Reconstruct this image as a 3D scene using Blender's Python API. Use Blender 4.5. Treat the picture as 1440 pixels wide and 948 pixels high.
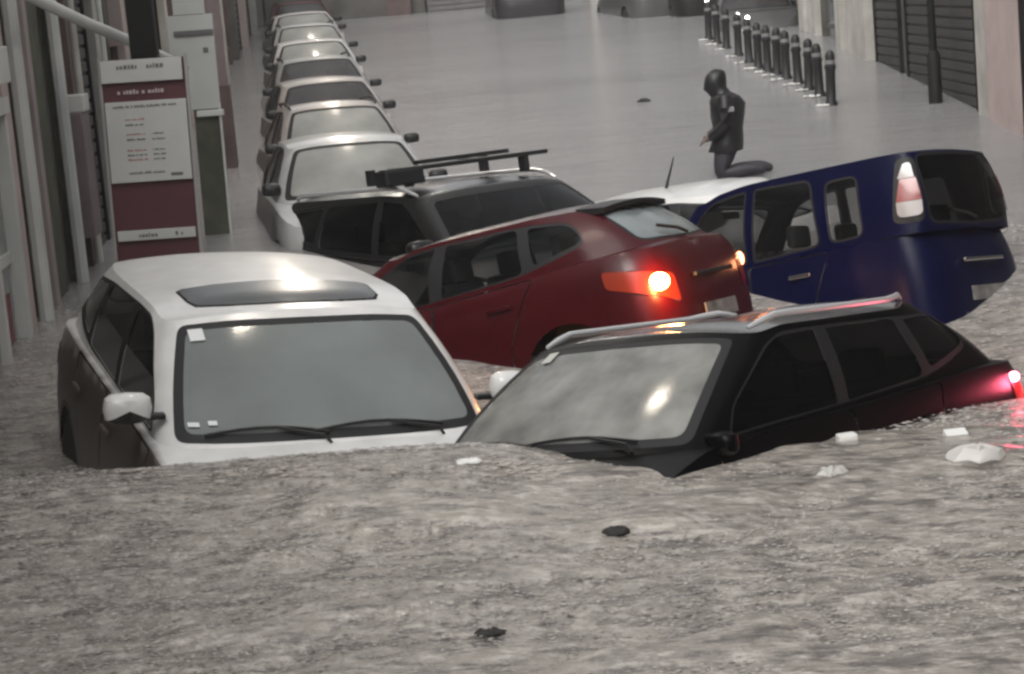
import bpy, bmesh, math, random
import numpy as np
from mathutils import Vector, Matrix
from mathutils.geometry import delaunay_2d_cdt
R = math.radians
random.seed(7); rng = np.random.default_rng(7)
for o in list(bpy.data.objects): bpy.data.objects.remove(o)
scn = bpy.context.scene
COL = scn.collection

# ------------------------------------------------------------------ camera
F_PX, VH, CAM_H, ROLL = 3000.0, -490.0, 2.2, R(5.0)
cam_d = bpy.data.cameras.new('camera'); cam = bpy.data.objects.new('camera', cam_d); COL.objects.link(cam)
cam_d.sensor_width = 36; cam_d.lens = 36 * F_PX / 1440; cam_d.clip_end = 500; cam_d.clip_start = .1
_p = math.atan2(-VH, F_PX)
_R0 = Vector((1, 0, 0)); _U0 = Vector((0, math.sin(_p), math.cos(_p))); _F = Vector((0, math.cos(_p), -math.sin(_p)))
_Rc = math.cos(ROLL) * _R0 - math.sin(ROLL) * _U0; _Uc = math.sin(ROLL) * _R0 + math.cos(ROLL) * _U0
m = Matrix((_Rc, _Uc, -_F)).transposed().to_4x4(); m.translation = (0, 0, CAM_H)
cam.matrix_world = m
scn.camera = cam
# ------------------------------------------------------------------ world (rain overcast), soft sun
w = bpy.data.worlds.new('World'); scn.world = w; w.use_nodes = True
nt = w.node_tree; bg = nt.nodes['Background']
sky = nt.nodes.new('ShaderNodeTexSky'); sky.sky_type = 'NISHITA'; sky.sun_disc = False
SUN_EL, SUN_AZ = R(50), R(200)
sky.sun_elevation = SUN_EL; sky.sun_rotation = SUN_AZ; sky.dust_density = 4; sky.air_density = 1.2
hs = nt.nodes.new('ShaderNodeHueSaturation'); hs.inputs['Saturation'].default_value = .12
nt.links.new(sky.outputs[0], hs.inputs['Color']); nt.links.new(hs.outputs[0], bg.inputs[0]); bg.inputs[1].default_value = .08
sd = bpy.data.lights.new('sun', 'SUN'); sd.energy = .5; sd.angle = R(30); sd.color = (1, .97, .94)
sun = bpy.data.objects.new('sun', sd); COL.objects.link(sun)
sun.rotation_euler = (math.pi / 2 - SUN_EL, 0, -SUN_AZ + math.pi)
scn.view_settings.view_transform = 'Standard'; scn.view_settings.look = 'None'
scn.view_settings.exposure = 1.12; scn.view_settings.gamma = 1
scn.cycles.filter_width = 2.7
scn.cycles.max_bounces = 6; scn.cycles.transparent_max_bounces = 12; scn.cycles.volume_bounces = 1
scn.cycles.sample_clamp_indirect = 4

# ------------------------------------------------------------------ materials
MATS = {}
def mat(name, col, rough=.5, metal=0., spec=.5, coat=0., emis=None, estr=0., alpha=1., noise=0., nscale=8., bump=0., bscale=60., trans=0., col2=None, dirt=0.):
    if name in MATS: return MATS[name]
    M = bpy.data.materials.new(name); M.use_nodes = True; n = M.node_tree.nodes; l = M.node_tree.links
    b = n['Principled BSDF']
    b.inputs['Base Color'].default_value = (*col, 1); b.inputs['Roughness'].default_value = rough
    b.inputs['Metallic'].default_value = metal; b.inputs['Specular IOR Level'].default_value = spec
    b.inputs['Coat Weight'].default_value = coat; b.inputs['Coat Roughness'].default_value = .08
    b.inputs['Alpha'].default_value = alpha; b.inputs['Transmission Weight'].default_value = trans
    if emis: b.inputs['Emission Color'].default_value = (*emis, 1); b.inputs['Emission Strength'].default_value = estr
    tc = n.new('ShaderNodeTexCoord')
    if noise:
        nz = n.new('ShaderNodeTexNoise'); nz.inputs['Scale'].default_value = nscale; nz.inputs['Detail'].default_value = 6
        l.new(tc.outputs['Object'], nz.inputs['Vector'])
        rp = n.new('ShaderNodeMix'); rp.data_type = 'RGBA'
        c2 = col2 or tuple(c * (1 - noise) for c in col)
        rp.inputs[6].default_value = (*c2, 1); rp.inputs[7].default_value = (*tuple(min(1, c * (1 + noise * .6)) for c in col), 1)
        mr = n.new('ShaderNodeMapRange'); mr.inputs[1].default_value = .3; mr.inputs[2].default_value = .7
        l.new(nz.outputs[0], mr.inputs[0]); l.new(mr.outputs[0], rp.inputs[0]); l.new(rp.outputs[2], b.inputs['Base Color'])
    if bump:
        nb = n.new('ShaderNodeTexNoise'); nb.inputs['Scale'].default_value = bscale; nb.inputs['Detail'].default_value = 3
        l.new(tc.outputs['Object'], nb.inputs['Vector'])
        bp = n.new('ShaderNodeBump'); bp.inputs['Strength'].default_value = bump; bp.inputs['Distance'].default_value = .01
        l.new(nb.outputs[0], bp.inputs['Height']); l.new(bp.outputs[0], b.inputs['Normal'])
        if coat: l.new(bp.outputs[0], b.inputs['Coat Normal'])
    MATS[name] = M; return M
def paint(name, col, rough=.35, metal=0.): return mat(name, col, rough, metal, .5, .6, noise=.12, nscale=5, bump=.10, bscale=90)
BLACK = mat('black_trim', (.012, .012, .013), .45)
RUBBER = mat('tyre_rubber', (.02, .02, .02), .8, bump=.3, bscale=30)
SEAL = mat('window_seal', (.01, .01, .011), .6)
GAP = mat('panel_gap', (.006, .006, .006), .9)
CHROME = mat('satin_chrome', (.75, .75, .75), .22, 1.)
SILVER = mat('rail_silver', (.82, .82, .83), .3, .6)
SEATM = mat('seat_cloth', (.02, .02, .022), .9)
DASH = mat('dashboard_plastic', (.02, .02, .02), .7)
FLOORM = mat('car_floor', (.012, .012, .012), .9)
def glass(name, col, alpha, rough=.06, noise=0., nscale=2.5, spec=.8):
    return mat(name, col, rough, 0, spec, 0, alpha=alpha, noise=noise, nscale=nscale, bump=.04, bscale=70)
G_FOG = glass('fogged_windshield', (.20, .22, .212), .88, .12, .22, 1.8)
G_FOG2 = glass('wet_windshield', (.25, .25, .23), .90, .14, .45, 4.0)
G_SIDE = glass('side_glass', (.008, .009, .010), .70, spec=.35)
G_SIDE2 = glass('tinted_side_glass', (.002, .0025, .003), .92, spec=.16)
G_CLEAR = glass('clear_side_glass', (.010, .012, .013), .45, spec=.35)
G_REAR = glass('pale_rear_glass', (.22, .25, .255), .9, .15, .3, 3)
G_PARK = glass('misty_parked_windshield', (.30, .30, .275), .93, .15, .3, 2)
MIRW = paint('white_mirror_paint', (.70, .69, .67)); SILV = paint('silver_car_paint', (.42, .42, .41), .35, .3)
PLATEW = mat('plate_white', (.22, .21, .20), .5, noise=.5, nscale=12)
HEADL = mat('headlight_lens', (.6, .6, .6), .15, .2)
TAIL_RED = mat('tail_lens_red', (.22, .012, .014), .2, coat=.5)
TAIL_CLEAR = mat('tail_lens_clear', (.40, .38, .37), .2, coat=.5)
TAIL_PINK = mat('tail_lens_pink', (.30, .085, .08), .25, coat=.5)
BRAKE_OR = mat('lit_brake_orange', (.8, .3, .05), .3, emis=(1, .42, .12), estr=22)
BRAKE_OR2 = mat('lit_brake_amber_dim', (.8, .2, .05), .3, emis=(1, .30, .14), estr=3.5)
BRAKE_RED = mat('lit_tail_red', (.8, .05, .1), .3, emis=(1, .12, .2), estr=14)

# ------------------------------------------------------------------ object helpers
def link(name, verts, faces, m, parent=None, smooth=True, weld=False, mw=None):
    me = bpy.data.meshes.new(name); me.from_pydata([tuple(map(float, v)) for v in verts], [], [tuple(f) for f in faces])
    if weld:
        bm = bmesh.new(); bm.from_mesh(me); bmesh.ops.remove_doubles(bm, verts=bm.verts, dist=.0008); bmesh.ops.recalc_face_normals(bm, faces=bm.faces); bm.to_mesh(me); bm.free()
    me.update()
    o = bpy.data.objects.new(name, me); COL.objects.link(o)
    me.materials.append(m); o.material_slots[0].link = 'OBJECT'; o.material_slots[0].material = m
    if parent is not None: o.parent = parent
    if smooth:
        me.shade_smooth() if hasattr(me, 'shade_smooth') else me.polygons.foreach_set('use_smooth', [True] * len(me.polygons))
        if len(me.polygons):
            try: me.set_sharp_from_angle(angle=R(38))
            except Exception: pass
    return o
class MB:
    def __init__(s): s.v = []; s.f = []
    def add(s, v, f):
        n = len(s.v); s.v += [tuple(p) for p in v]; s.f += [tuple(i + n for i in q) for q in f]; return s
    def box(s, c, d, rz=0, M=None, bev=0.):
        x, y, z = d[0] / 2, d[1] / 2, d[2] / 2
        if bev:
            bm = bmesh.new(); bmesh.ops.create_cube(bm, size=1); bmesh.ops.scale(bm, vec=d, verts=bm.verts)
            bmesh.ops.bevel(bm, geom=list(bm.edges), offset=bev, segments=2, profile=.6, affect='EDGES')
            vs = [v.co.copy() for v in bm.verts]; fs = [[v.index for v in f.verts] for f in bm.faces]; bm.free()
        else:
            vs = [Vector((a * x, b * y, e * z)) for a in (-1, 1) for b in (-1, 1) for e in (-1, 1)]
            fs = [(0, 1, 3, 2), (4, 6, 7, 5), (0, 4, 5, 1), (2, 3, 7, 6), (0, 2, 6, 4), (1, 5, 7, 3)]
        T = M if M is not None else Matrix.Rotation(rz, 3, 'Z')
        return s.add([T @ v + Vector(c) for v in vs], fs)
    def tube(s, pts, r, n=8, cap=True, sq=1.):
        pts = [Vector(p) for p in pts]; rr = r if isinstance(r, (list, tuple)) else [r] * len(pts)
        vs = []; fs = []; up = Vector((0, 0, 1))
        for i, p in enumerate(pts):
            t = (pts[min(i + 1, len(pts) - 1)] - pts[max(i - 1, 0)]).normalized()
            a = t.cross(up); a = a.normalized() if a.length > .05 else Vector((1, 0, 0)); b = a.cross(t).normalized()
            for k in range(n):
                th = 2 * math.pi * k / n; vs.append(p + a * math.cos(th) * rr[i] + b * math.sin(th) * rr[i] * sq)
        for i in range(len(pts) - 1):
            for k in range(n): fs.append((i * n + k, i * n + (k + 1) % n, (i + 1) * n + (k + 1) % n, (i + 1) * n + k))
        if cap: fs.append(tuple(range(n))[::-1]); fs.append(tuple((len(pts) - 1) * n + k for k in range(n)))
        return s.add(vs, fs)
    def lathe(s, prof, n=20, M=None, c=(0, 0, 0)):
        vs = []; fs = []; T = M or Matrix.Identity(3)
        for (r, z) in prof:
            for k in range(n):
                a = 2 * math.pi * k / n; vs.append(T @ Vector((r * math.cos(a), r * math.sin(a), z)) + Vector(c))
        for i in range(len(prof) - 1):
            for k in range(n): fs.append((i * n + k, i * n + (k + 1) % n, (i + 1) * n + (k + 1) % n, (i + 1) * n + k))
        fs.append(tuple(range(n))[::-1]); fs.append(tuple((len(prof) - 1) * n + k for k in range(n)))
        return s.add(vs, fs)
    def build(s, name, m, parent=None, smooth=False): return link(name, s.v, s.f, m, parent, smooth)
def empty(name, loc=(0, 0, 0), M=None):
    o = bpy.data.objects.new(name, None); COL.objects.link(o); o.empty_display_size = .2
    o.matrix_world = (Matrix.Translation(loc) @ (M.to_4x4() if M else Matrix.Identity(4))); return o
def tag(o, label=None, cat=None, group=None, kind=None):
    if label: o['label'] = label
    if cat: o['category'] = cat
    if group: o['group'] = group
    if kind: o['kind'] = kind
    return o
KIDS = {}
def copy_tree(o, parent=None):
    c = o.copy(); COL.objects.link(c); c.parent = parent
    for ch in [x for x in bpy.data.objects if x.parent == o]: copy_tree(ch, c)
    return c

# ------------------------------------------------------------------ spline surfaces
def pchip(t, P):
    P = np.asarray(P, float); h = np.diff(t)[:, None]; d = np.diff(P, axis=0) / h
    m = np.zeros_like(P); m[0] = d[0]; m[-1] = d[-1]
    for i in range(1, len(t) - 1):
        w1 = 2 * h[i] + h[i - 1]; w2 = h[i] + 2 * h[i - 1]
        with np.errstate(divide='ignore', invalid='ignore'):
            v = (w1 + w2) / (w1 / d[i - 1] + w2 / d[i])
        m[i] = np.where(d[i - 1] * d[i] > 0, v, 0)
    return m
def hermite(t, P, m, x):
    x = min(max(x, t[0]), t[-1]); i = min(max(int(np.searchsorted(t, x) - 1), 0), len(t) - 2)
    h = t[i + 1] - t[i]; s = (x - t[i]) / h
    return (2 * s**3 - 3 * s**2 + 1) * P[i] + (s**3 - 2 * s**2 + s) * h * m[i] + (-2 * s**3 + 3 * s**2) * P[i + 1] + (s**3 - s**2) * h * m[i + 1]
class Surf:
    """rings: list of control rings (each K x 3) from bottom to top; u, v in metres"""
    def __init__(s, rings):
        s.r = [np.asarray(r, float) for r in rings]; mid = sum(s.r) / len(s.r)
        s.t = np.r_[0, np.cumsum(np.maximum(np.linalg.norm(np.diff(mid, axis=0), axis=1), .02))]
        s.m = [pchip(s.t, r) for r in s.r]
        vk = [0.]
        for a, b in zip(s.r[:-1], s.r[1:]): vk.append(vk[-1] + float(np.linalg.norm(b - a, axis=1).mean()))
        s.vk = np.array(vk); s.U = s.t[-1]; s.V = vk[-1]
        s.NU, s.NV = 300, 48; us = np.linspace(0, s.U, s.NU); A = []
        for r, mm in zip(s.r, s.m): A.append(np.array([hermite(s.t, r, mm, u) for u in us]).ravel())
        A = np.array(A); mv = pchip(s.vk, A)
        s.T = np.array([hermite(s.vk, A, mv, v).reshape(s.NU, 3) for v in np.linspace(0, s.V, s.NV)])
        s.TL = s.T.tolist()
    def __call__(s, u, v):
        a = min(max(u / s.U, 0), 1) * (s.NU - 1); b = min(max(v / s.V, 0), 1) * (s.NV - 1)
        i = min(int(a), s.NU - 2); j = min(int(b), s.NV - 2); a -= i; b -= j
        p, q, r, t = s.TL[j][i], s.TL[j][i + 1], s.TL[j + 1][i], s.TL[j + 1][i + 1]
        return np.array([(p[k] * (1 - a) + q[k] * a) * (1 - b) + (r[k] * (1 - a) + t[k] * a) * b for k in (0, 1, 2)])
    def ux(s, x, v, a, b, ax=0):
        fa = s(a, v)[ax] - x
        for _ in range(26):
            c = (a + b) / 2; fc = s(c, v)[ax] - x
            if (fa > 0) == (fc > 0): a = c; fa = fc
            else: b = c
        return (a + b) / 2
    def uz(s, x, z, a, b, ax=0):
        v = s.V / 2
        for _ in range(5):
            u = s.ux(x, v, a, b, ax); lo, hi = 0., s.V
            for _ in range(18):
                c = (lo + hi) / 2
                if s(u, c)[2] < z: lo = c
                else: hi = c
            v = (lo + hi) / 2
        return u, v
    def normal(s, u, v):
        e = .01; du = s(min(u + e, s.U), v) - s(max(u - e, 0), v); dv = s(u, min(v + e, s.V)) - s(u, max(v - e, 0))
        n = np.cross(du, dv); l = np.linalg.norm(n); n = n / l if l > 1e-9 else np.array([0, 1, 0.])
        return n
def rounded(poly, r=.04, n=4):
    out = []; N = len(poly); rs = r if isinstance(r, (list, tuple)) else [r] * N
    for i in range(N):
        p = np.array(poly[i], float); a = np.array(poly[i - 1], float) - p; b = np.array(poly[(i + 1) % N], float) - p
        la, lb = np.linalg.norm(a), np.linalg.norm(b); q = min(rs[i], la * .45, lb * .45)
        if q < 1e-4: out.append(tuple(p)); continue
        A = p + a / la * q; B = p + b / lb * q
        for k in range(n + 1):
            t = k / n; out.append(tuple((1 - t)**2 * A + 2 * t * (1 - t) * p + t * t * B))
    return out
def dense(poly, d=.08):
    out = []
    for i in range(len(poly)):
        a = np.array(poly[i]); b = np.array(poly[(i + 1) % len(poly)]); n = max(1, int(np.linalg.norm(b - a) / d))
        for k in range(n): out.append(tuple(a + (b - a) * k / n))
    return out
def inpoly(x, y, poly):
    c = False; j = len(poly) - 1
    for i in range(len(poly)):
        xi, yi = poly[i]; xj, yj = poly[j]
        if (yi > y) != (yj > y) and x < (xj - xi) * (y - yi) / (yj - yi) + xi: c = not c
        j = i
    return c
def grow(poly, d):
    c = np.mean(poly, axis=0); P = np.array(poly); N = len(P); out = []
    area = sum(P[i - 1][0] * P[i][1] - P[i][0] * P[i - 1][1] for i in range(N)); sg = 1 if area > 0 else -1
    for i in range(N):
        t = P[(i + 1) % N] - P[i - 1]; l = np.linalg.norm(t)
        n = np.array([t[1], -t[0]]) / l * sg if l > 1e-9 else np.zeros(2)
        out.append(tuple(P[i] + n * d))
    return out
def split(S, regions, nu=40, nv=8, drop=None, offs={}):
    """cut the surface S(u,v) into named regions; first region in the list wins. returns {name: (verts, faces)}"""
    us = np.linspace(0, S.U, nu); vs = np.linspace(0, S.V, nv); pts = []; border = []
    polys = [(n, p) for n, p in regions]
    edgepts = np.array([q for _, p in polys for q in p]) if polys else np.zeros((0, 2))
    for i, u in enumerate(us):
        for j, v in enumerate(vs):
            b = i in (0, nu - 1) or j in (0, nv - 1)
            if not b and len(edgepts) and np.min(np.hypot(edgepts[:, 0] - u, edgepts[:, 1] - v)) < .016: continue
            pts.append(Vector((u, v)))
    E = []
    def bd(seq):
        base = len(pts); pts.extend(Vector(q) for q in seq); k = len(seq)
        E.extend((base + i, base + (i + 1) % k) for i in range(k))
    bd([(u, 0) for u in us] + [(S.U, v) for v in vs[1:]] + [(u, S.V) for u in us[::-1][1:]] + [(0, v) for v in vs[::-1][1:-1]])
    for _, p in polys: bd(p)
    V2, _, F2, *_r = delaunay_2d_cdt(pts, E, [], 0, 1e-5)
    out = {}; cache = [None] * len(V2)
    for f in F2:
        cx = sum(V2[i][0] for i in f) / 3; cy = sum(V2[i][1] for i in f) / 3
        if cx < 0 or cx > S.U or cy < 0 or cy > S.V: continue
        nm = 'base'
        for n, p in polys:
            if inpoly(cx, cy, p): nm = n; break
        if drop and drop(cx, cy): continue
        out.setdefault(nm, []).append(f)
    res = {}
    for nm, fs in out.items():
        ids = sorted({i for f in fs for i in f}); mp = {i: k for k, i in enumerate(ids)}; vv = []
        off = offs.get(nm, 0)
        for i in ids:
            u, v = V2[i]
            if cache[i] is None: cache[i] = S(u, v)
            P = cache[i]
            if off: P = P + S.normal(u, v) * off
            vv.append(P)
        res[nm] = (vv, [tuple(mp[i] for i in f) for f in fs])
    return res
class Cap:
    """patch from a ring curve inwards to the centreline y=0, crowned"""
    def __init__(s, ringsurf, v, crown, scale=1.):
        s.S = ringsurf; s.v = v; s.c = crown; s.U = ringsurf.U; s.V = 1.0
    def __call__(s, u, t):
        t = min(max(t, 0), 1); P = s.S(u, s.v); k = P[1] / max(s.wmax, .01)
        return np.array([P[0], P[1] * (1 - t), P[2] + s.c * k * k * (1 - (1 - t)**2.2)])
    def normal(s, u, v): return np.array([0, 0, 1.])
def comps(vf):
    v, f = vf; par = list(range(len(v)))
    def fd(a):
        while par[a] != a: par[a] = par[par[a]]; a = par[a]
        return a
    for q in f:
        for k in q[1:]: par[fd(k)] = fd(q[0])
    out = {}
    for q in f: out.setdefault(fd(q[0]), []).append(q)
    res = []
    for fs in out.values():
        ids = sorted({i for q in fs for i in q}); mp = {i: k for k, i in enumerate(ids)}; res.append(([v[i] for i in ids], [tuple(mp[i] for i in q) for q in fs]))
    return res
def mir(vf): v, f = vf; return [(p[0], -p[1], p[2]) for p in v], [tuple(reversed(q)) for q in f]
def both(vf):
    v, f = vf; v2, f2 = mir(vf); n = len(v); return list(v) + v2, list(f) + [tuple(i + n for i in q) for q in f2]

# ------------------------------------------------------------------ the car builder
SUV = dict(xf=2.2, xr=-2.22, w=.92, zs=.24, nose=.86, cowlz=1.06, beltA=1.05, beltB=1.10, beltC=1.17, wb=(1.36, -1.30), rw=.36,
           cowl=1.33, cowle=1.08, yb=.80, head=.50, heade=.38, yt=.60, zt=(1.57, 1.53), top=1.63, rt=-1.70, rte=-1.62, ztr=1.56, yr=.56, rb=-2.12, rbe=-2.02, ybr=.72, crown=.05,
           B=-.10, C=-1.02, D=-1.72, rglass=(.16, .9))
HATCH = dict(xf=1.95, xr=-2.0, w=.86, zs=.22, nose=.74, cowlz=.98, beltA=.94, beltB=.99, beltC=1.05, wb=(1.22, -1.25), rw=.31,
             cowl=1.12, cowle=.86, yb=.74, head=.32, heade=.20, yt=.54, zt=(1.42, 1.38), top=1.47, rt=-1.36, rte=-1.28, ztr=1.40, yr=.50, rb=-1.90, rbe=-1.74, ybr=.66, crown=.045,
             B=-.22, C=-.98, D=-1.45, rglass=(.10, .88))
MPV = dict(xf=1.95, xr=-2.0, w=.84, zs=.24, nose=.92, cowlz=1.12, beltA=1.05, beltB=1.06, beltC=1.08, wb=(1.25, -1.22), rw=.31,
           cowl=1.42, cowle=1.15, yb=.76, head=.72, heade=.60, yt=.64, zt=(1.68, 1.65), top=1.76, rt=-1.86, rte=-1.80, ztr=1.70, yr=.62, rb=-1.97, rbe=-1.88, ybr=.74, crown=.035,
           B=-.02, C=-.85, D=-1.5, rglass=(.10, .86))
CITY = dict(HATCH, xf=1.75, xr=-1.8, w=.81, beltA=.96, beltB=.98, beltC=1.02, top=1.50, zt=(1.46, 1.42), ztr=1.43, cowl=1.05, cowle=.82, head=.36, heade=.26, rt=-1.36, rte=-1.28, rb=-1.72, rbe=-1.62, wb=(1.1, -1.12), C=-.86, D=-1.3)

def wheel(parent, x, y, r, full=True):
    sg = 1 if y > 0 else -1
    T = Matrix.Rotation(-sg * math.pi / 2, 3, 'X')
    e = MB().lathe([(r * .62, -.10), (r * .94, -.10), (r, -.07), (r, .07), (r * .94, .10), (r * .62, .10)], 28, T, (0, 0, 0))
    o = e.build('wheel', RUBBER, parent, True); o.location = (x, y - sg * .12, r)
    if full:
        k = MB().lathe([(r * .62, .02), (r * .64, .085), (r * .58, .085), (r * .54, .04)], 28, T)
        for i in range(5):
            a = 2 * math.pi * i / 5; c = T @ Vector((math.cos(a) * r * .32, math.sin(a) * r * .32, .06))
            k.box(c, (r * .56, r * .13, .03), M=T @ Matrix.Rotation(a, 3, 'Z'))
        k.lathe([(r * .16, .04), (r * .16, .085), (.01, .09)], 12, T).build('rim', SILVER, o, True)

def car(name, P, body_m, loc, ypr, scale=1., fr=None, side=None, rear=None, frame_m=None, detail=2, opts=()):
    """detail 2: everything, 1: parked car seen at a distance"""
    fr = fr or G_FOG; side = side or G_SIDE; rear = rear or G_REAR; frame_m = frame_m or body_m
    q = Matrix.Rotation(ypr[0], 3, 'Z') @ Matrix.Rotation(ypr[1], 3, 'Y') @ Matrix.Rotation(ypr[2], 3, 'X')
    root = empty(name, (0, 0, 0))
    xf, xr, w = P['xf'], P['xr'], P['w']; f0, r0 = P['wb']; bA, bB, bC = P['beltA'], P['beltB'], P['beltC']
    yb = P['yb']; cowle, cowl = P['cowle'], P['cowl']
    rear_belt_x = P['rb']
    def ring(yk, z, dxf, dxr, zf=None):
        xs = [(xf, 0), (xf - .02, .45 * w), (xf - .10, .72 * w), (xf - .30, .90 * w), (xf - .75, .98 * w), (cowle, w), (P['B'], w), (-1.0, w), (xr + .55, .985 * w), (xr + .20, .93 * w), (xr + .06, .78 * w), (xr + .01, .45 * w), (xr, 0)]
        out = []
        for i, (x, y) in enumerate(xs):
            t = (x - xr) / (xf - xr); wf = max(0, (x - (cowle + .2)) / (xf - cowle - .2)) ; wr = max(0, ((xr + .6) - x) / .6)
            out.append((x - dxf * wf + dxr * wr, y * yk, z(x) if callable(z) else z))
        return out
    def beltz(x):
        if x > cowle: return bA - .03 + (P['nose'] - bA + .03) * ((x - cowle) / (xf - cowle))**1.6
        if x > P['B']: return bB + (bA - bB) * (x - P['B']) / (cowle - P['B'])
        return bB + (bC - bB) * min(1, (P['B'] - x) / (P['B'] + 1.6))
    def lerpz(k): return lambda x: P['zs'] + (beltz(x) - P['zs']) * k
    kb = (yb + .03) / w
    L = Surf([ring(.93, P['zs'], .10, .06), ring(.985, lerpz(.22), .0, .0), ring(1.0, lerpz(.52), .0, .0), ring(.985, lerpz(.80), .03, .02), ring(.955, lerpz(.93), .08, .06), ring(kb, beltz, .16, .10)])
    t = L.t; uf, ub = t[3], t[9]; ufc, urc = t[4], t[8]
    sxz = lambda x, z: L.uz(x, z, t[2], t[10])
    fyz = lambda y, z: L.uz(y, z, 0, t[3], 1)
    ryz = lambda y, z: L.uz(y, z, t[9], L.U, 1)
    reg = []; offs = {}
    rad = P['rw']
    gloc = {}
    for k, cx in enumerate((f0, r0)):
        arc = [sxz(cx + (rad + .05) * math.cos(a), max(P['zs'] - .03, rad + (rad + .05) * math.sin(a))) for a in np.linspace(R(-40), R(220), 22)]
        arc = [(u, -.03 if v < .012 else v) for u, v in arc]
        reg.append(('arch_hole', arc))
        if 'cladding' in opts or detail == 2:
            arc2 = [sxz(cx + (rad + .095) * math.cos(a), max(P['zs'] - .03, rad + (rad + .095) * math.sin(a))) for a in np.linspace(R(-40), R(220), 22)]
            arc2 = [(u, -.04 if v < .012 else v) for u, v in arc2]
            if 'cladding' in opts: reg.append(('wheel_arch_trim', arc2))
    if detail == 2:
        def pz(pts, r=.03): return dense(rounded([sxz(x, z) for x, z in pts], r), .12)
        B_, C_ = P['B'], P['C']; zl = P['zs'] + .10
        fd = [(cowle - .02, beltz(cowle) - .015), (B_ + .012, beltz(B_) - .012), (B_ + .012, zl), (cowle - .12, zl), (cowle - .02, zl + .25)]
        rd = [(B_ - .012, beltz(B_) - .012), (C_ - .06, beltz(C_) - .012), (r0 + rad + .13, rad + .28), (r0 + rad + .16, zl), (B_ - .012, zl)]
        for nm, q_ in (('front_door', fd), ('rear_door', rd)):
            pl = pz(q_); reg.append((nm, pl)); reg.append(('panel_gap', grow(pl, .011)))
        # lights
        zt_ = beltz(xr)
        reg.append(('headlight', dense(rounded([fyz(.50 * w, P['nose'] - .09), sxz(xf - .36, P['nose'] - .07), sxz(xf - .30, P['nose'] - .20), fyz(.48 * w, P['nose'] - .24)], .02), .1)))
        if 'tall_lamp' not in opts:
            reg.append(('taillight', dense(rounded([ryz(.60 * w, zt_ - .20), sxz(xr + .42, zt_ - .10), sxz(xr + .40, zt_ - .22), ryz(.60 * w, zt_ - .40)], .03), .1)))
        reg.append(('grille', [fyz(.0, P['nose'] - .12)] + [fyz(.42 * w, P['nose'] - .12), fyz(.40 * w, P['nose'] - .32), fyz(0., P['nose'] - .32)]))
        reg[-1] = ('grille', [(-.02, reg[-1][1][0][1]), reg[-1][1][1], reg[-1][1][2], (-.02, reg[-1][1][3][1])])
        zb_ = P['zs'] + .30
        reg.append(('bumper_insert', [(L.U + .02, -.02), (L.U + .02, ryz(0., zb_)[1]), ryz(.7 * w, zb_), sxz(xr + .34, zb_ - .05), (sxz(xr + .4, zb_)[0], -.02)]))
        offs.update({'panel_gap': -.008, 'headlight': .004, 'taillight': .006, 'grille': -.01, 'bumper_insert': .004})
    parts = split(L, reg, 70 if detail == 2 else 44, 14 if detail == 2 else 8, offs=offs)
    # greenhouse
    yt, yr, ybr = P['yt'], P['yr'], P['ybr']; zt1, zt2 = P['zt']; tz = P['top'] - P['crown']
    gb = [(cowl, 0, P['cowlz']), (cowl - .04, yb * .5, P['cowlz'] - .005), (cowle + .045, yb * .935, bA + .0), (cowle - .05, yb * .985, bA + .0), (cowle - .25, yb * 1.0, beltz(cowle - .25)), (P['B'], yb, bB), (P['C'], yb, beltz(P['C'])),
          (P['rbe'] + .28, (yb + ybr) / 2 + .02, bC), (P['rbe'] + .10, ybr * .99, bC), (P['rbe'] + .0, ybr * .90, bC), (P['rb'] + .03, ybr * .5, bC + .005), (P['rb'], 0, bC + .01)]
    gt = [(P['head'], 0, zt1), (P['head'] - .02, yt * .5, zt1 - .005), (P['heade'] + .03, yt * .94, zt2 + .005), (P['heade'] - .04, yt * .99, zt2), (P['heade'] - .25, yt * 1.01, (zt2 + tz) / 2 + .012), (P['B'] - .1, yt * 1.02, tz), (P['C'], yt * 1.0, tz - .004),
          (P['rte'] + .20, (yt + yr) / 2, P['ztr'] + .012), (P['rte'] + .06, yr * .985, P['ztr'] + .004), (P['rte'] + .0, yr * .90, P['ztr']), (P['rt'] + .01, yr * .5, P['ztr'] + .004), (P['rt'], 0, P['ztr'] + .008)]
    gb = np.array(gb); gt = np.array(gt)
    def mid(k, out):
        M_ = gb + (gt - gb) * k; M_ = M_.copy(); M_[:, 2] += .012 * 4 * k * (1 - k)
        M_[:, 1] *= 1 + out * 4 * k * (1 - k); M_[:3, 0] += .02 * 4 * k * (1 - k); M_[-3:, 0] -= .03 * 4 * k * (1 - k); return M_
    G = Surf([gb, mid(.35, .03), mid(.7, .03), gt])
    gtk = G.t; V = G.V
    gx = lambda x, k: (G.ux(x, k * V, gtk[3], gtk[8]), k * V)
    greg = []
    ws = rounded([(-.06, .05 * V), (gtk[2] - .03, .05 * V), (gtk[2] - .045, .95 * V), (-.06, .95 * V)], .06)
    ws = dense(ws, .1)
    inn = dense(rounded([(-.06, .115 * V), (gtk[2] - .085, .115 * V), (gtk[2] - .10, .90 * V), (-.06, .90 * V)], .05), .1)
    greg += [('windshield', inn), ('windshield_frit', ws)]
    B_, C_, D_ = P['B'], P['C'], P['D']; hx = P['heade']
    def side_win(pts, r=.04): return dense(rounded([gx(x, k) for x, k in pts], r), .1)
    k0, k1 = .07, .90
    w1 = side_win([(cowle - .20, k0), (B_ + .05, k0), (B_ + .01, k1), (hx - .10, k1 - .01), (cowle - .30, .33)], [.05, .02, .03, .12, .05])
    w2 = side_win([(B_ - .05, k0), (C_ + .03, k0 + .03), (C_ + .09, k1 - .03), (B_ - .09, k1)], [.02, .06, .06, .03])
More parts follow.
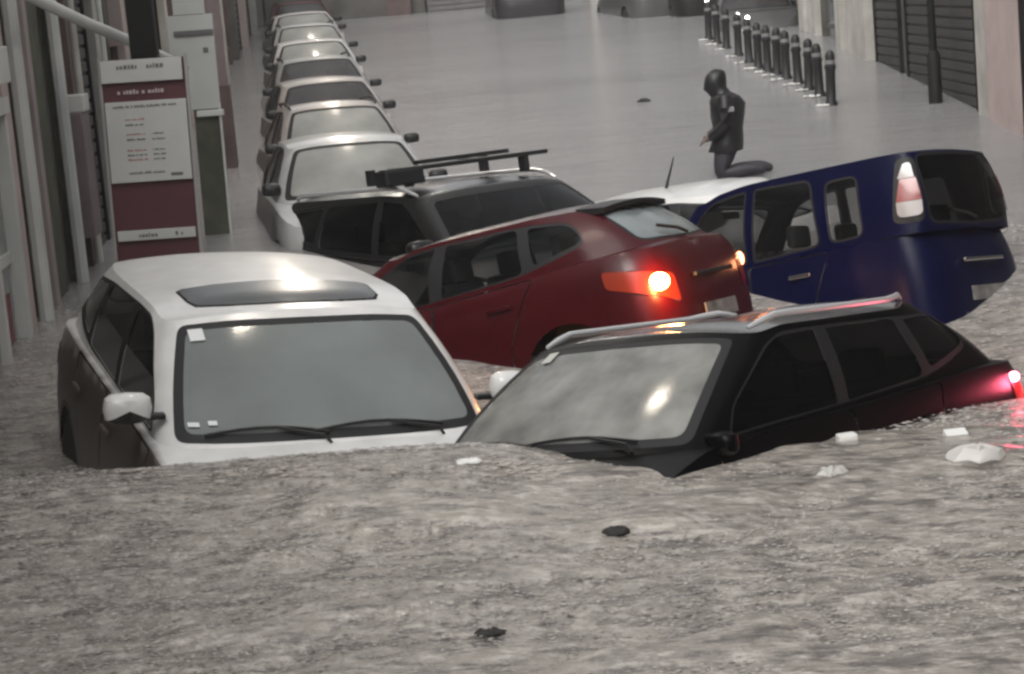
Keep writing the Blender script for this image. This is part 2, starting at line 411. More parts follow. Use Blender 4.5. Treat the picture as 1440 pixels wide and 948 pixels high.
    w3 = side_win([(C_ - .06, k0 + .10), (D_ + .02, k0 + .28), (D_ + .16, k1 - .16), (C_ + .0, k1 - .06)], [.04, .10, .10, .05])
    if 'mpv' in opts:
        w3 = side_win([(C_ - .09, k0 + .03), (C_ - .37, k0 + .03), (C_ - .33, k1 - .1), (C_ - .07, k1 - .1)], .06)
    dlo = grow(side_win([(cowle - .20, k0), (C_ - .0, k0 + .02), (D_ + .02, k0 + .24), (D_ + .15, k1 - .14), (C_ + .02, k1 - .02), (B_, k1 + .005), (hx - .10, k1), (cowle - .30, .33)], [.05, .2, .10, .10, .2, .3, .12, .05]), .018)
    greg += [('side_window', w1), ('side_window_b', w2), ('side_window_c', w3)]
    if 'mpv' in opts: greg += [('window_seal', grow(w1, .02)), ('window_seal', grow(w2, .02)), ('window_seal', grow(w3, .02))]
    else: greg += [('window_seal', dlo)]
    k0, k1 = P['rglass']
    ga = gtk[9]
    if 'tall_lamp' in opts:
        L0, L1 = gtk[7] + .11, gtk[9] + .0; ins = 0
        for kk, (ka, kb_) in enumerate(((.20, .38), (.385, .66), (.665, .86))):
            greg.insert(kk, ('lamp_%d' % kk, dense(rounded([(L1 - .03 * (kk == 2), ka * V), (L0 + .02 * (kk == 2), ka * V), (L0 + .035 * kk, kb_ * V), (L1 - .02 * kk, kb_ * V)], [.05 * (kk == 0), .05 * (kk == 0), .06 * (kk == 2), .06 * (kk == 2)]), .06)))
        greg.insert(3, ('lamp_seal', dense(rounded([(L1 + .035, .13 * V), (L0 - .04, .13 * V), (L0 - .0, .93 * V), (L1 + .01, .94 * V)], .07), .08)))
    rw_ = dense(rounded([(G.U + .06, k0 * V), (ga + .10, (k0 + .06) * V), (ga + .04, (k1) * V), (G.U + .06, k1 * V)], .08), .1)
    greg += [('rear_window', rw_), ('rear_frit', grow(rw_, .025))]
    gp = split(G, greg, 64 if detail == 2 else 40, 8 if detail == 2 else 6, offs={'windshield': -.003, 'windshield_frit': -.001, 'window_seal': -.002, 'side_window': -.008, 'side_window_b': -.008, 'side_window_c': -.008, 'lamp_0': .014, 'lamp_1': .012, 'lamp_2': .014, 'lamp_seal': .003, 'rear_window': -.003})
    # caps
    roof = Cap(G, G.V, P['crown']); roof.wmax = yt
    rreg = []
    if 'sunroof' in opts:
        x0, x1 = P['head'] - .20, P['head'] - .62
        def ru(x, y):
            u = G.ux(x, G.V, gtk[3], gtk[8]); yy = G(u, G.V)[1]; return (u, 1 - y / yy)
        pl = [ru(x0, .0), ru(x0 - .02, .30), ru(x0 - .06, .46), ru(x0 - .12, .49), ru(x1 + .05, .50), ru(x1 + .01, .47), ru(x1 - .01, .3), ru(x1 - .02, 0)]
        pl[0] = (pl[0][0], 1.05); pl[-1] = (pl[-1][0], 1.05)
        rreg = [('sunroof', pl), ('sunroof_gap', [(u + (-.012 if i < 3 else .012 if i > 4 else 0), v if v > 1 else v - .02) for i, (u, v) in enumerate(pl)])]
    rp = split(roof, rreg, 60 if detail == 2 else 34, 9, offs={'sunroof': .004, 'sunroof_gap': -.004})
    deck = Cap(L, L.V, .06); deck.wmax = w * kb
    base_loop = [(p[0] * 1.0, p[1] - .02) for p in [G(u, 0) for u in np.linspace(0, G.U, 60)]]
    def in_green(u, tt):
        p = deck(u, tt); x, y = p[0], p[1]
        if x > cowl - .30 or x < P['rb'] + .25: return False
        u2 = np.array([b[0] for b in base_loop]); y2 = np.array([b[1] for b in base_loop])
        return y < np.interp(-x, -u2, y2) - .16
    dp = split(deck, [], 60 if detail == 2 else 34, 8, drop=in_green)
    bv, bf = [], []
    for src in (parts['base'], gp['base'], dp['base']):
        v_, f_ = both(src); n = len(bv); bv += list(v_); bf += [tuple(i + n for i in q_) for q_ in f_]
    body = link('body', bv, bf, body_m, root, weld=True)
    rmat = body_m
    if body_m.name in ('black_car_paint', 'dark_car_paint', 'red_car_paint'):
        c_ = tuple(body_m.node_tree.nodes['Principled BSDF'].inputs['Base Color'].default_value)[:3]; rmat = mat('rain_filmed_' + body_m.name, c_, .3, 0, .9, 1., bump=.25, bscale=55)
    rv = both(rp['base']); link('roof', *rv, rmat, root, weld=True)
    def put2(nm, src, m_, par=None):
        a = link(nm, *src, m_, par or root); b = link(nm, *mir(src), m_, par or root); return a, b
    doors = {}
    for nm in ('front_door', 'rear_door'):
        if nm in parts: doors[nm] = put2(nm, parts[nm], body_m)
    if 'panel_gap' in parts: [put2('panel_gap', c_, GAP) for c_ in comps(parts['panel_gap'])]
    if 'wheel_arch_trim' in parts: [put2('wheel_arch_trim', c_, BLACK) for c_ in comps(parts['wheel_arch_trim'])]
    if 'headlight' in parts: put2('headlight', parts['headlight'], HEADL)
    tl = put2('taillight', parts['taillight'], TAIL_RED) if 'taillight' in parts else None
    if 'grille' in parts: link('grille', *both(parts['grille']), BLACK, root)
    if 'bumper_insert' in parts: link('bumper_insert', *both(parts['bumper_insert']), BLACK, root)
    wsh = link('windshield', *both(gp['windshield']), fr, root, weld=True)
    link('windshield_surround', *both(gp['windshield_frit']), SEAL, wsh)
    rwn = link('rear_window', *both(gp['rear_window']), rear, root, weld=True)
    if 'rear_frit' in gp: link('window_surround', *both(gp['rear_frit']), SEAL, rwn)
    if 'window_seal' in gp: put2('window_seal', gp['window_seal'], SEAL)
    sw = []
    for k_ in ('side_window', 'side_window_b', 'side_window_c'):
        if k_ in gp: sw += list(put2('side_window', gp[k_], side))
    if 'lamp_seal' in gp:
        put2('lamp_housing', gp['lamp_seal'], SEAL)
        for kk, m_ in ((0, TAIL_CLEAR), (1, TAIL_PINK), (2, TAIL_CLEAR)): put2('taillight', gp['lamp_%d' % kk], m_)
    if 'sunroof' in rp:
        s_ = link('sunroof', *both(rp['sunroof']), mat('sunroof_glass', (.05, .055, .055), .25, 0, .6, noise=.2), root, weld=True)
        link('sunroof_gap', *both(rp['sunroof_gap']), GAP, s_)
    # wheels, mirrors, handles, wipers, interior
    for cx in (f0, r0):
        for sg in (1, -1): wheel(root, cx, sg * w, rad, detail == 2)
    for sg in (1, -1):
        mc = Vector((cowle - .10, sg * (w + .05 + P.get('mdy', 0)), bA + .13 + P.get('mz', 0))); mb = MB()
        vs = []; n1, n2 = 12, 7
        for i in range(n2 + 1):
            a = math.pi * i / n2
            for k in range(n1):
                b = 2 * math.pi * k / n1; ex = math.copysign(abs(math.cos(b))**.6, math.cos(b)); ez = math.copysign(abs(math.sin(b))**.6, math.sin(b))
                sx = -math.cos(a) * .075; rr_ = math.sin(a)**.5
                vs.append(mc + Vector((.02 + sx, ex * .115 * rr_, ez * .075 * rr_ * (1.0))))
        fs = [(i * n1 + k, i * n1 + (k + 1) % n1, (i + 1) * n1 + (k + 1) % n1, (i + 1) * n1 + k) for i in range(n2) for k in range(n1)]
        if 'small_mirror' in opts: c0_ = mc; mc = mc + Vector((0, -sg * .095, .0)); vs = [mc + (q_ - c0_) * .78 for q_ in vs]
        top = [f for q_, f in enumerate(fs) if q_ % n1 < 7 or q_ % n1 == 11]; low = [f for q_, f in enumerate(fs) if 7 <= q_ % n1 < 11]
        mo = link('side_mirror', vs, top, MIRW if body_m.name.startswith('mud') else (SILV if 'silver_mirror' in opts and sg < 0 else body_m) if 'dark_mirror' not in opts else BLACK, root)  # 'mud' finds the white paint with shade painted on its flanks
        link('mirror_base', vs, low, BLACK, mo)
        MB().box(mc + Vector((0, -sg * .13, -.05)), (.06, .10, .03), bev=.01).build('mirror_arm', BLACK, mo)
        if 'small_mirror' not in opts: MB().box(mc + Vector((-.058, 0, 0)), (.004, .13, .08)).build('mirror_glass', mat('mirror_glass', (.6, .6, .6), .05, 1), mo)
        if detail == 2:
            for dn, hx_ in (('front_door', B_ + .22), ('rear_door', C_ + .20)):
                u_, v_ = sxz(hx_, beltz(hx_) - .15); p_ = L(u_, v_); ch = doors[dn][0 if sg > 0 else 1]
                MB().box((p_[0], sg * (p_[1] + .022), p_[2]), (.20, .022, .032), bev=.01).build('door_handle', body_m if 'chrome_handle' not in opts else CHROME, ch)
    def wsp(y, k, off=.012):
        u = G.ux(abs(y), k * V, 0, gtk[2], 1); p = G(u, k * V) + G.normal(u, k * V) * off; return (p[0], math.copysign(p[1], y), p[2])
    if detail == 2:
        for (ya, yb_) in ((.52, -.12), (-.05, -.62)):
            pts = [wsp(ya + (yb_ - ya) * t_, .085 + .05 * math.sin(t_ * 3), .014) for t_ in np.linspace(0, 1, 8)]
            wo = MB().tube(pts, .009, 5).build('wiper', BLACK, root)
            MB().tube([wsp(ya, .02, .004), wsp(ya - .03, .05, .03), pts[3]], .008, 5).build('wiper_arm', BLACK, wo)
    u_ = G(G.U, .1 * V)
    if detail == 2:
        MB().tube([(u_[0] - .02, 0, u_[2] + .01), (u_[0] + .0, .10, u_[2] + .05), (u_[0] + .04, .32, u_[2] + .09)], .012, 6).build('rear_wiper', BLACK, root)
        lp = L(L.U, L.uz(0., bC - .32, t[9], L.U, 1)[1]); pl = MB().box((lp[0] - .02, 0, bC - (.50 if 'low_plate' in opts else .36)), (.012, .50, .11)).build('license_plate', PLATEW, root)
        MB().box((lp[0] - .016, 0, bC - .24), (.03, .60, .03), bev=.008).build('tailgate_handle', BLACK if 'chrome_handle' not in opts else CHROME, root)
    # interior
    fl = MB().box((-.3, 0, .40), (xf - xr - 1.4, w * 1.5, .04)).build('cabin_floor', FLOORM, root)
    MB().box((cowle - .10, 0, bA - .10), (.42, yb * 1.72, .20), bev=.04).build('dashboard', DASH, root, True)
    def seat(x, y, wd):
        s_ = MB().box((x, y, .52), (.50, wd, .16), bev=.05); s_.box((x - .30, y, .82), (.14, wd, .62), M=Matrix.Rotation(R(-14), 3, 'Y'), bev=.05)
        for yy in ((0,) if wd < .8 else (-.36, .36)):
            s_.box((x - .39, y + yy, 1.20 if P['top'] < 1.55 else 1.26), (.09, .26, .18), bev=.04)
        s_.build('seat', SEATM, root, True)
    seat(.15, .36, .5); seat(.15, -.36, .5); seat(-.72, 0, 1.2)
    if detail == 2:
        ring_ = [Vector((.60, .36, bA + .0)) + Vector((-.05 * math.sin(a), .18 * math.cos(a), .17 * math.sin(a))) for a in np.linspace(0, 2 * math.pi, 17)]
        MB().tube(ring_, .013, 6, False).build('steering_wheel', DASH, root, True)
        MB().box((P['head'] + .03, 0, zt1 - .10), (.03, .22, .06), bev=.012).build('rear_view_mirror', BLACK, root)
    # roof rails
    if 'rails' in opts:
        for sg in (1, -1):
            pts = []
            for x in np.linspace(P['heade'] - .02, P['rte'] + .10, 16):
                u = G.ux(x, G.V, gtk[2], gtk[8]); p = G(u, G.V); e = min(1, (P['heade'] + .0 - x) / .22, (x - P['rte'] - .08) / .25)
                pts.append((x, sg * (p[1] - .035), p[2] + .012 + .040 * max(0, e)**.5))
            MB().tube(pts, [.011 if i in (0, 15) else .017 for i in range(16)], 8).build('roof_rail', SILVER if 'silver_rails' in opts else BLACK, root, True)
    if 'antenna' in opts:
        zt_ = P['ztr'] + P['crown']; MB().tube([(P['rt'] + .80, 0, zt_ - .01), (P['rt'] + .66, 0, zt_ + .28)], [.016, .005], 6).build('antenna', BLACK, root)
    if 'spoiler' in opts:
        sp_ = MB(); pv = []
        for y in np.linspace(-yr, yr, 9):
            x = P['rt'] + .02 + abs(y) * .12; z = P['ztr'] + .005 + (1 - (y / yr)**2) * P['crown'] * .6
            pv += [(x + .06, y, z + .012), (x - .16, y, z - .02), (x - .155, y, z - .055), (x + .04, y, z - .05)]
        ff = [(i * 4 + a, i * 4 + (a + 1) % 4, (i + 1) * 4 + (a + 1) % 4, (i + 1) * 4 + a) for i in range(8) for a in range(4)] + [(0, 1, 2, 3), (35, 34, 33, 32)]
        link('spoiler', pv, ff, BLACK if 'black_spoiler' in opts else body_m, root)
    root.matrix_world = Matrix.Translation(loc) @ q.to_4x4() @ Matrix.Scale(scale, 4)
    root['_dims'] = 0; del root['_dims']
    return root, dict(P=P, G=G, L=L, gtk=gtk, t=t, taillight=tl, sxz=sxz, ryz=ryz, body=body, V=V)
# ------------------------------------------------------------------ water level and noise
def street_rise(y): y = np.asarray(y, float); t = np.maximum(y - 17.5, 0); return .05 * (t - 1.5 * (1 - np.exp(-t / 1.5)))
def water_z(x, y):
    x = np.asarray(x, float); y = np.asarray(y, float)
    z = street_rise(y)
    sx = 1 / (1 + np.exp(-x / .8))
    g = lambda c, b, f: np.exp(-((y - c) / np.where(y > c, b, f))**2)
    z = z - (.24 + .20 * sx) * g(12.1, 1.2, 1.2) + .10 * g(8.7, 1.1, 2.6) - (.05 + .22 / (1 + np.exp(-(x - 1.0) / .3))) * g(13.9, 1.1, 1.2)
    z = z + (.085 / (1 + np.exp((x - .95) / .18)) + .09 / (1 + np.exp((x + .05) / .15))) * g(9.1, .75, 2.2)
    return z
_perm = rng.random((256, 256))
def vnoise(x, y):
    xi = np.floor(x).astype(int); yi = np.floor(y).astype(int); fx = x - xi; fy = y - yi
    fx = fx * fx * (3 - 2 * fx); fy = fy * fy * (3 - 2 * fy); g = lambda a, b: _perm[a & 255, b & 255]
    return (g(xi, yi) * (1 - fx) + g(xi + 1, yi) * fx) * (1 - fy) + (g(xi, yi + 1) * (1 - fx) + g(xi + 1, yi + 1) * fx) * fy - .5

# ------------------------------------------------------------------ the cars
def shade_sides(M, y0, y1, mud=(.068, .053, .049)):  # shade on the car's flanks painted into the colour, dark brown past a side width
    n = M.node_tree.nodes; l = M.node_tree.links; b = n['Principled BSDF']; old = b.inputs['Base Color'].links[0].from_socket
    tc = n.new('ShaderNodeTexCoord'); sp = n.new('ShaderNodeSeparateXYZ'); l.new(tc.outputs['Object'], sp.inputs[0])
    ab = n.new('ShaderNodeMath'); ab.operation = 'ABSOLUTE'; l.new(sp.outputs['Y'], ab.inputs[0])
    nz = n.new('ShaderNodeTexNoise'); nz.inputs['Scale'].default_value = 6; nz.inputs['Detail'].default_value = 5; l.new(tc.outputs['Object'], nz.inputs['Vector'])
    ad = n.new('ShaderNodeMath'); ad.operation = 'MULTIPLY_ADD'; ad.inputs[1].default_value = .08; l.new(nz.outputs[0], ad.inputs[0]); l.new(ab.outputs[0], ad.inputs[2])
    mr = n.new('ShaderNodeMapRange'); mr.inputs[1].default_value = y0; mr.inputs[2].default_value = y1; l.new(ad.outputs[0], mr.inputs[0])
    mx = n.new('ShaderNodeMix'); mx.data_type = 'RGBA'; l.new(mr.outputs[0], mx.inputs[0]); l.new(old, mx.inputs[6]); mx.inputs[7].default_value = (*mud, 1); l.new(mx.outputs[2], b.inputs['Base Color'])  # mud is the brown of the painted flank shade
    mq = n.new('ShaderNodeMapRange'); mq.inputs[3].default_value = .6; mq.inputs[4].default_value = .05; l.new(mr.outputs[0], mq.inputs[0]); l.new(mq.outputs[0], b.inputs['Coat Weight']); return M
WHITE = paint('white_car_paint', (.72, .71, .69)); WHITE_SHADED = shade_sides(paint('mud_brown_shaded_white_paint', (.74, .73, .71)), .855, .91)
BLACKP = mat('black_car_paint', (.0018, .0018, .0022), .33, 0, .12, .0, noise=.1, bump=.1, bscale=90)
REDP = mat('red_car_paint', (.050, .0010, .0040), .33, 0, .4, .15, noise=.12, bump=.1, bscale=90)
BLUEP = mat('blue_car_paint', (.0008, .0022, .026), .32, 0, .16, .0, noise=.12, bump=.1, bscale=90)
SILV = paint('silver_car_paint', (.42, .42, .41), .35, .3)
GREYP = paint('grey_car_paint', (.10, .10, .10), .35, .2)
DARKP = mat('dark_car_paint', (.010, .010, .010), .38, 0, .35, .1, noise=.12, bump=.1, bscale=90)
PINKP = shade_sides(paint('champagne_car_paint', (.45, .41, .38), .35, .2), .77, .82)
CARS = {}
def newcar(key, *a, label='', **k):
    r, d = car(*a, **k); tag(r, label, 'car'); CARS[key] = (r, d); return r
SUVW = dict(SUV, yb=.83, yt=.66)
newcar('white', 'car', dict(SUVW, mdy=-.02, mz=.05), WHITE_SHADED, (-1.36, 11.05, -.84), (R(-71.2), R(2.4), R(-5.0)), opts=('sunroof', 'cladding'), label='white car with a closed sunroof, flooded up to the base of its windshield')
newcar('black', 'car', dict(SUVW, rb=-2.0, rt=-1.45, rte=-1.38, D=-1.55, B=-.12, C=-.98, top=1.60, yt=.67, nose=.62, mdy=-.04, mz=-.12), BLACKP, (.865, 9.86, -.925), (R(-130.2), R(-5.5), R(6.6)), scale=.93, fr=G_FOG2, side=G_SIDE2, opts=('rails', 'silver_rails', 'cladding', 'silver_mirror', 'small_mirror'), label='black car with silver roof rails sunk up to its side windows')
newcar('red', 'car', dict(HATCH, rt=-1.46, rte=-1.40, yr=.48, zs=.05), REDP, (-.18, 14.27, -.78), (R(150.5), R(11.1), R(3.9)), scale=.93, side=G_CLEAR, opts=('spoiler', 'black_spoiler', 'low_plate'), label='dark red hatchback with its rear raised and an orange tail lamp lit')
MPVS = {k: (v * .82 if k in ('xf', 'xr', 'cowl', 'cowle', 'head', 'heade', 'rt', 'rte', 'rb', 'rbe', 'B', 'C', 'D') else v) for k, v in MPV.items()}; MPVS['wb'] = (1.02, -1.0); MPVS.update(zs=-.5, rglass=(.06, .95))
newcar('blue', 'car', MPVS, BLUEP, (2.24, 15.41, -.93), (R(140), R(10.4), R(6.7)), scale=.9, side=G_CLEAR, rear=G_SIDE2, opts=('mpv', 'tall_lamp', 'chrome_handle', 'low_plate'), label='dark blue boxy minivan with tall lamps, tail tipped up out of the water')
newcar('dark', 'car', dict(SUVW, xr=-2.85, rb=-2.72, rbe=-2.6, rt=-2.3, rte=-2.2, C=-1.2, D=-2.2, wb=(1.36, -1.75)), DARKP, (-.22, 18.1, -1.13), (R(-61), R(-4.2), R(0)), scale=1.08, fr=G_SIDE2, side=G_SIDE2, opts=('rails', 'silver_rails'), label='dark car with a roof rack, floating behind the red hatchback')
newcar('white3', 'car', HATCH, WHITE, (1.12, 18.72, -1.15), (R(147.5), R(6), R(-2)), opts=('antenna',), label='white car behind the blue minivan, only its roof and antenna showing')
#%%CARS_END
#%%WATER
NR, = (560,)
def water_sheet():
    d = np.concatenate([np.linspace(-6, 5.5, 14)[:-1], 5.5 * (1.0026 ** np.arange(430)), 5.5 * 1.0026 ** 430 * (1.0062 ** np.arange(216)), [68]])
    q = np.concatenate([-np.linspace(1.1, .34, 18), np.linspace(-.33, .33, 460), np.linspace(.34, 1.1, 18)])
    X = np.maximum(np.abs(d), 5)[:, None] * q[None, :]; Y = np.repeat(d[:, None], len(q), 1)
    Z = water_z(X, Y).copy(); sp = np.maximum(np.abs(Y), 5) * np.where(Y < 16.5, .0026, .0062)
    ang = .15; Xr = X * math.cos(ang) + Y * math.sin(ang); Yr = -X * math.sin(ang) + Y * math.cos(ang)
    for lam, amp, st in ((2.2, .022, 1.), (.8, .012, 1.3), (.34, .015, 1.5), (.17, .016, 1.6), (.09, .014, 1.7), (.055, .010, 1.7)):
        a = amp * np.clip((lam / 3 - sp) / (lam / 6), 0, 1) if lam < 2 else amp
        n = vnoise(Xr / (lam * st) + 31.7 * lam, Yr / lam + 17.3) + .0
        fade = np.clip(1.25 - (Y - 7) / 14, .30, 1.1)
        Z += a * n * fade * 1.3
    me = bpy.data.meshes.new('flood_water'); n1, n2 = X.shape
    co = np.stack([X, Y, Z], -1).reshape(-1, 3)
    i = np.arange(n1 - 1)[:, None] * n2 + np.arange(n2 - 1)[None, :]; F = np.stack([i, i + 1, i + n2 + 1, i + n2], -1).reshape(-1, 4)
    me.vertices.add(len(co)); me.vertices.foreach_set('co', co.ravel()); me.loops.add(F.size); me.loops.foreach_set('vertex_index', F.ravel())
    me.polygons.add(len(F)); me.polygons.foreach_set('loop_start', np.arange(0, F.size, 4)); me.polygons.foreach_set('use_smooth', np.ones(len(F), bool)); me.update(); me.validate()
    o = bpy.data.objects.new('flood_water', me); COL.objects.link(o); tag(o, 'muddied grey flood water filling the street', kind='structure')
    M = bpy.data.materials.new('muddy_water'); M.use_nodes = True; n = M.node_tree.nodes; l = M.node_tree.links; b = n['Principled BSDF']
    tc = n.new('ShaderNodeTexCoord')
    def nz(scale, det, sx=1., sy=1.):
        mp = n.new('ShaderNodeMapping'); mp.inputs['Scale'].default_value = (sx, sy, 1); t = n.new('ShaderNodeTexNoise'); t.inputs['Scale'].default_value = scale; t.inputs['Detail'].default_value = det; t.inputs['Roughness'].default_value = .62
        l.new(tc.outputs['Object'], mp.inputs[0]); l.new(mp.outputs[0], t.inputs['Vector']); return t
    a = nz(.6, 3); c = nz(17, 6, .6, 1.)
    m1 = n.new('ShaderNodeMix'); m1.data_type = 'RGBA'; m1.inputs[6].default_value = (.31, .284, .264, 1); m1.inputs[7].default_value = (.385, .345, .285, 1); l.new(a.outputs[0], m1.inputs[0])
    mr = n.new('ShaderNodeMapRange'); mr.inputs[1].default_value = .48; mr.inputs[2].default_value = .62; mr.inputs[4].default_value = 1.0; l.new(c.outputs[0], mr.inputs[0])
    m2 = n.new('ShaderNodeMix'); m2.data_type = 'RGBA'; l.new(mr.outputs[0], m2.inputs[0]); l.new(m1.outputs[2], m2.inputs[6]); m2.inputs[7].default_value = (.54, .50, .45, 1)
    dk = nz(11, 6, .45, 1.); dk.inputs['Roughness'].default_value = .7; dr = n.new('ShaderNodeMapRange'); dr.inputs[1].default_value = .53; dr.inputs[2].default_value = .38; dr.inputs[4].default_value = .95; l.new(dk.outputs[0], dr.inputs[0])
    md = n.new('ShaderNodeMix'); md.data_type = 'RGBA'; l.new(dr.outputs[0], md.inputs[0]); l.new(m2.outputs[2], md.inputs[6]); md.inputs[7].default_value = (.135, .118, .108, 1)
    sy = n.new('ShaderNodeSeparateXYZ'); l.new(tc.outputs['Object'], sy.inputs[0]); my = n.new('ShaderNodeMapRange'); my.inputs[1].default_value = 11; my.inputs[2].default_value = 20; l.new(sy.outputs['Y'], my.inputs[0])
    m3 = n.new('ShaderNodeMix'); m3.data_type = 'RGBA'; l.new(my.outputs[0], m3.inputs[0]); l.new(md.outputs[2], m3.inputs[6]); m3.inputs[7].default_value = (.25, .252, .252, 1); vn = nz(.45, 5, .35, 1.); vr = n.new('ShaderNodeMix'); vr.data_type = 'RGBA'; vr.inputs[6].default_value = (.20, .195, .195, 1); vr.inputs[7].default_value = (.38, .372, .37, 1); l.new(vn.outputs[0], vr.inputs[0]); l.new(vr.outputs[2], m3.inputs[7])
    l.new(m3.outputs[2], b.inputs['Base Color']); b.inputs['Roughness'].default_value = .13; b.inputs['Specular IOR Level'].default_value = .6
    bn = nz(26, 5, .7, 1.); b2 = nz(3.2, 4, .6, 1.)
    bp = n.new('ShaderNodeBump'); bp.inputs['Strength'].default_value = .8; bp.inputs['Distance'].default_value = .03; l.new(bn.outputs[0], bp.inputs['Height'])
    bq = n.new('ShaderNodeBump'); bq.inputs['Strength'].default_value = .6; bq.inputs['Distance'].default_value = .05; l.new(b2.outputs[0], bq.inputs['Height']); l.new(bp.outputs[0], bq.inputs['Normal'])
    l.new(bq.outputs[0], b.inputs['Normal']); me.materials.append(M); return o
water_sheet()
def scatter(name, n, y0, y1, r0, r1, hmax, m_, label, sx=1.6, sz=1., pw=1.):
    t = rng.random(n)**pw; Y = 1 / (1 / y0 + (1 / y1 - 1 / y0) * t); X = (rng.random(n) - .5) * .72 * Y; Z = water_z(X, Y) + rng.random(n)**2 * hmax
    rr = (r0 + (r1 - r0) * rng.random(n)**2) * (Y / 9)
    oc = np.array([(1, 0, 0), (0, 1, 0), (-1, 0, 0), (0, -1, 0), (0, 0, 1), (0, 0, -1)], float) * (sx, 1, sz)
    V = np.stack([X, Y, Z], -1)[:, None, :] + oc[None] * rr[:, None, None] * (1 + .5 * (rng.random((n, 6, 1)) - .5))
    T = np.array([(0, 1, 4), (1, 2, 4), (2, 3, 4), (3, 0, 4), (1, 0, 5), (2, 1, 5), (3, 2, 5), (0, 3, 5)])
    F = (T[None] + 6 * np.arange(n)[:, None, None]).reshape(-1, 3); me = bpy.data.meshes.new(name)
    me.vertices.add(6 * n); me.vertices.foreach_set('co', V.ravel()); me.loops.add(F.size); me.loops.foreach_set('vertex_index', F.ravel().astype(np.int32)); me.polygons.add(len(F)); me.polygons.foreach_set('loop_start', np.arange(0, F.size, 3)); me.update(); me.validate()
    o = bpy.data.objects.new(name, me); COL.objects.link(o); me.materials.append(m_); tag(o, label, kind='stuff')
scatter('rain_splashes', 42000, 6.3, 17, .002, .007, .008, mat('splash_drops', (.56, .53, .50), .2), 'pale splashes of rain hitting the flood water', 3.2, .45)
scatter('floating_silt', 9000, 6.3, 12, .002, .007, .0, mat('dark_silt', (.10, .088, .078), .5), 'dark specks of leaves and silt drifting on the water', 3.2, .4)
# ------------------------------------------------------------------ placing helpers
def at(px, py, Y):
    d = _F + _Rc * ((px - 720) / F_PX) - _Uc * ((py - 474) / F_PX)
    return Vector((0, 0, CAM_H)) + d * (Y / d.y)
def on_water(px, py, y0=6., y1=64.):
    g = lambda Y: at(px, py, Y).z - float(water_z(at(px, py, Y).x, Y))
    a, b = y0, y1
    ys = np.linspace(y0, y1, 400)
    for p_, q_ in zip(ys[:-1], ys[1:]):
        if g(p_) > 0 >= g(q_): a, b = p_, q_; break
    for _ in range(30):
        c = (a + b) / 2
        if g(c) > 0: a = c
        else: b = c
    return at(px, py, (a + b) / 2)

# ------------------------------------------------------------------ extra parts of the near cars
def sphere(mb, c, r, n=12):
    prof = [(max(.001, math.sin(a)) * 1, -math.cos(a)) for a in np.linspace(.05, math.pi - .05, 9)]
    vs = len(mb.v); mb.lathe(prof, n)
    for i in range(vs, len(mb.v)): p = mb.v[i]; mb.v[i] = (c[0] + p[0] * r[0], c[1] + p[1] * r[1], c[2] + p[2] * r[2])
    return mb
def glass_patch(key, name, m_, u0, u1, k0, k1, sgn, off=.006):
    r, d = CARS[key]; G, V = d['G'], d['V']; vs = []
    for k in (k0, k1):
        for y in (u0, u1):
            u = G.ux(abs(y), k * V, 0, d['gtk'][2], 1); p = G(u, k * V) + G.normal(u, k * V) * off; vs.append((p[0], math.copysign(p[1], sgn), p[2]))
    return link(name, vs, [(0, 1, 3, 2)], m_, r)
PAPER = mat('sticker_paper', (.75, .76, .76), .6)
glass_patch('white', 'permit_sticker', PAPER, .50, .57, .80, .90, -1)
glass_patch('white', 'toll_tag', PAPER, .63, .68, .16, .19, -1); glass_patch('white', 'toll_tag', PAPER, .55, .59, .17, .20, -1)
glass_patch('black', 'permit_sticker', mat('pale_note', (.5, .5, .46), .6), .40, .47, .82, .92, -1)
def lamp_bulb(key, sg, pos, size, m_, power, colr):
    r, d = CARS[key]; b = sphere(MB(), (0, 0, 0), size).build('lit_bulb', m_, r, True); b.location = pos
    if power:
        ld = bpy.data.lights.new('tail_lamp_light', 'POINT'); ld.energy = power; ld.color = colr; ld.shadow_soft_size = .04
        lo = bpy.data.objects.new('tail_lamp_light', ld); COL.objects.link(lo); lo.parent = r; lo.location = Vector(pos) + Vector((-.12, sg * .08, 0))
def lamp_at(key, sg, yy, dz):
    d = CARS[key][1]; P_ = d['P']; u, v = d['ryz'](yy, P_['beltC'] + dz); p = d['L'](u, v) + d['L'].normal(u, v) * .012; return (p[0], sg * p[1], p[2])
def lamp_side(key, dx, dz):
    d = CARS[key][1]; P_ = d['P']; u, v = d['sxz'](P_['xr'] + dx, P_['beltC'] + dz); p = d['L'](u, v) + d['L'].normal(u, v) * .012; return tuple(p)
lamp_bulb('red', 1, lamp_at('red', 1, .68, -.24), (.07, .07, .06), BRAKE_OR, 11, (1, .42, .12))
lamp_bulb('red', -1, lamp_at('red', -1, .70, -.20), (.03, .02, .05), BRAKE_OR2, .5, (1, .35, .15))
lamp_bulb('black', 1, lamp_side('black', .36, -.09), (.035, .03, .03), BRAKE_RED, 3, (1, .12, .2))
lamp_bulb('white3', 1, lamp_at('white3', 1, .66, -.24), (.04, .05, .04), BRAKE_OR2, 2, (1, .3, .15))
for tl_ in CARS['red'][1]['taillight'][:1]: tl_.material_slots[0].material = mat('glowing_orange_lens', (.16, .012, .008), .3, emis=(1, .16, .03), estr=.05)
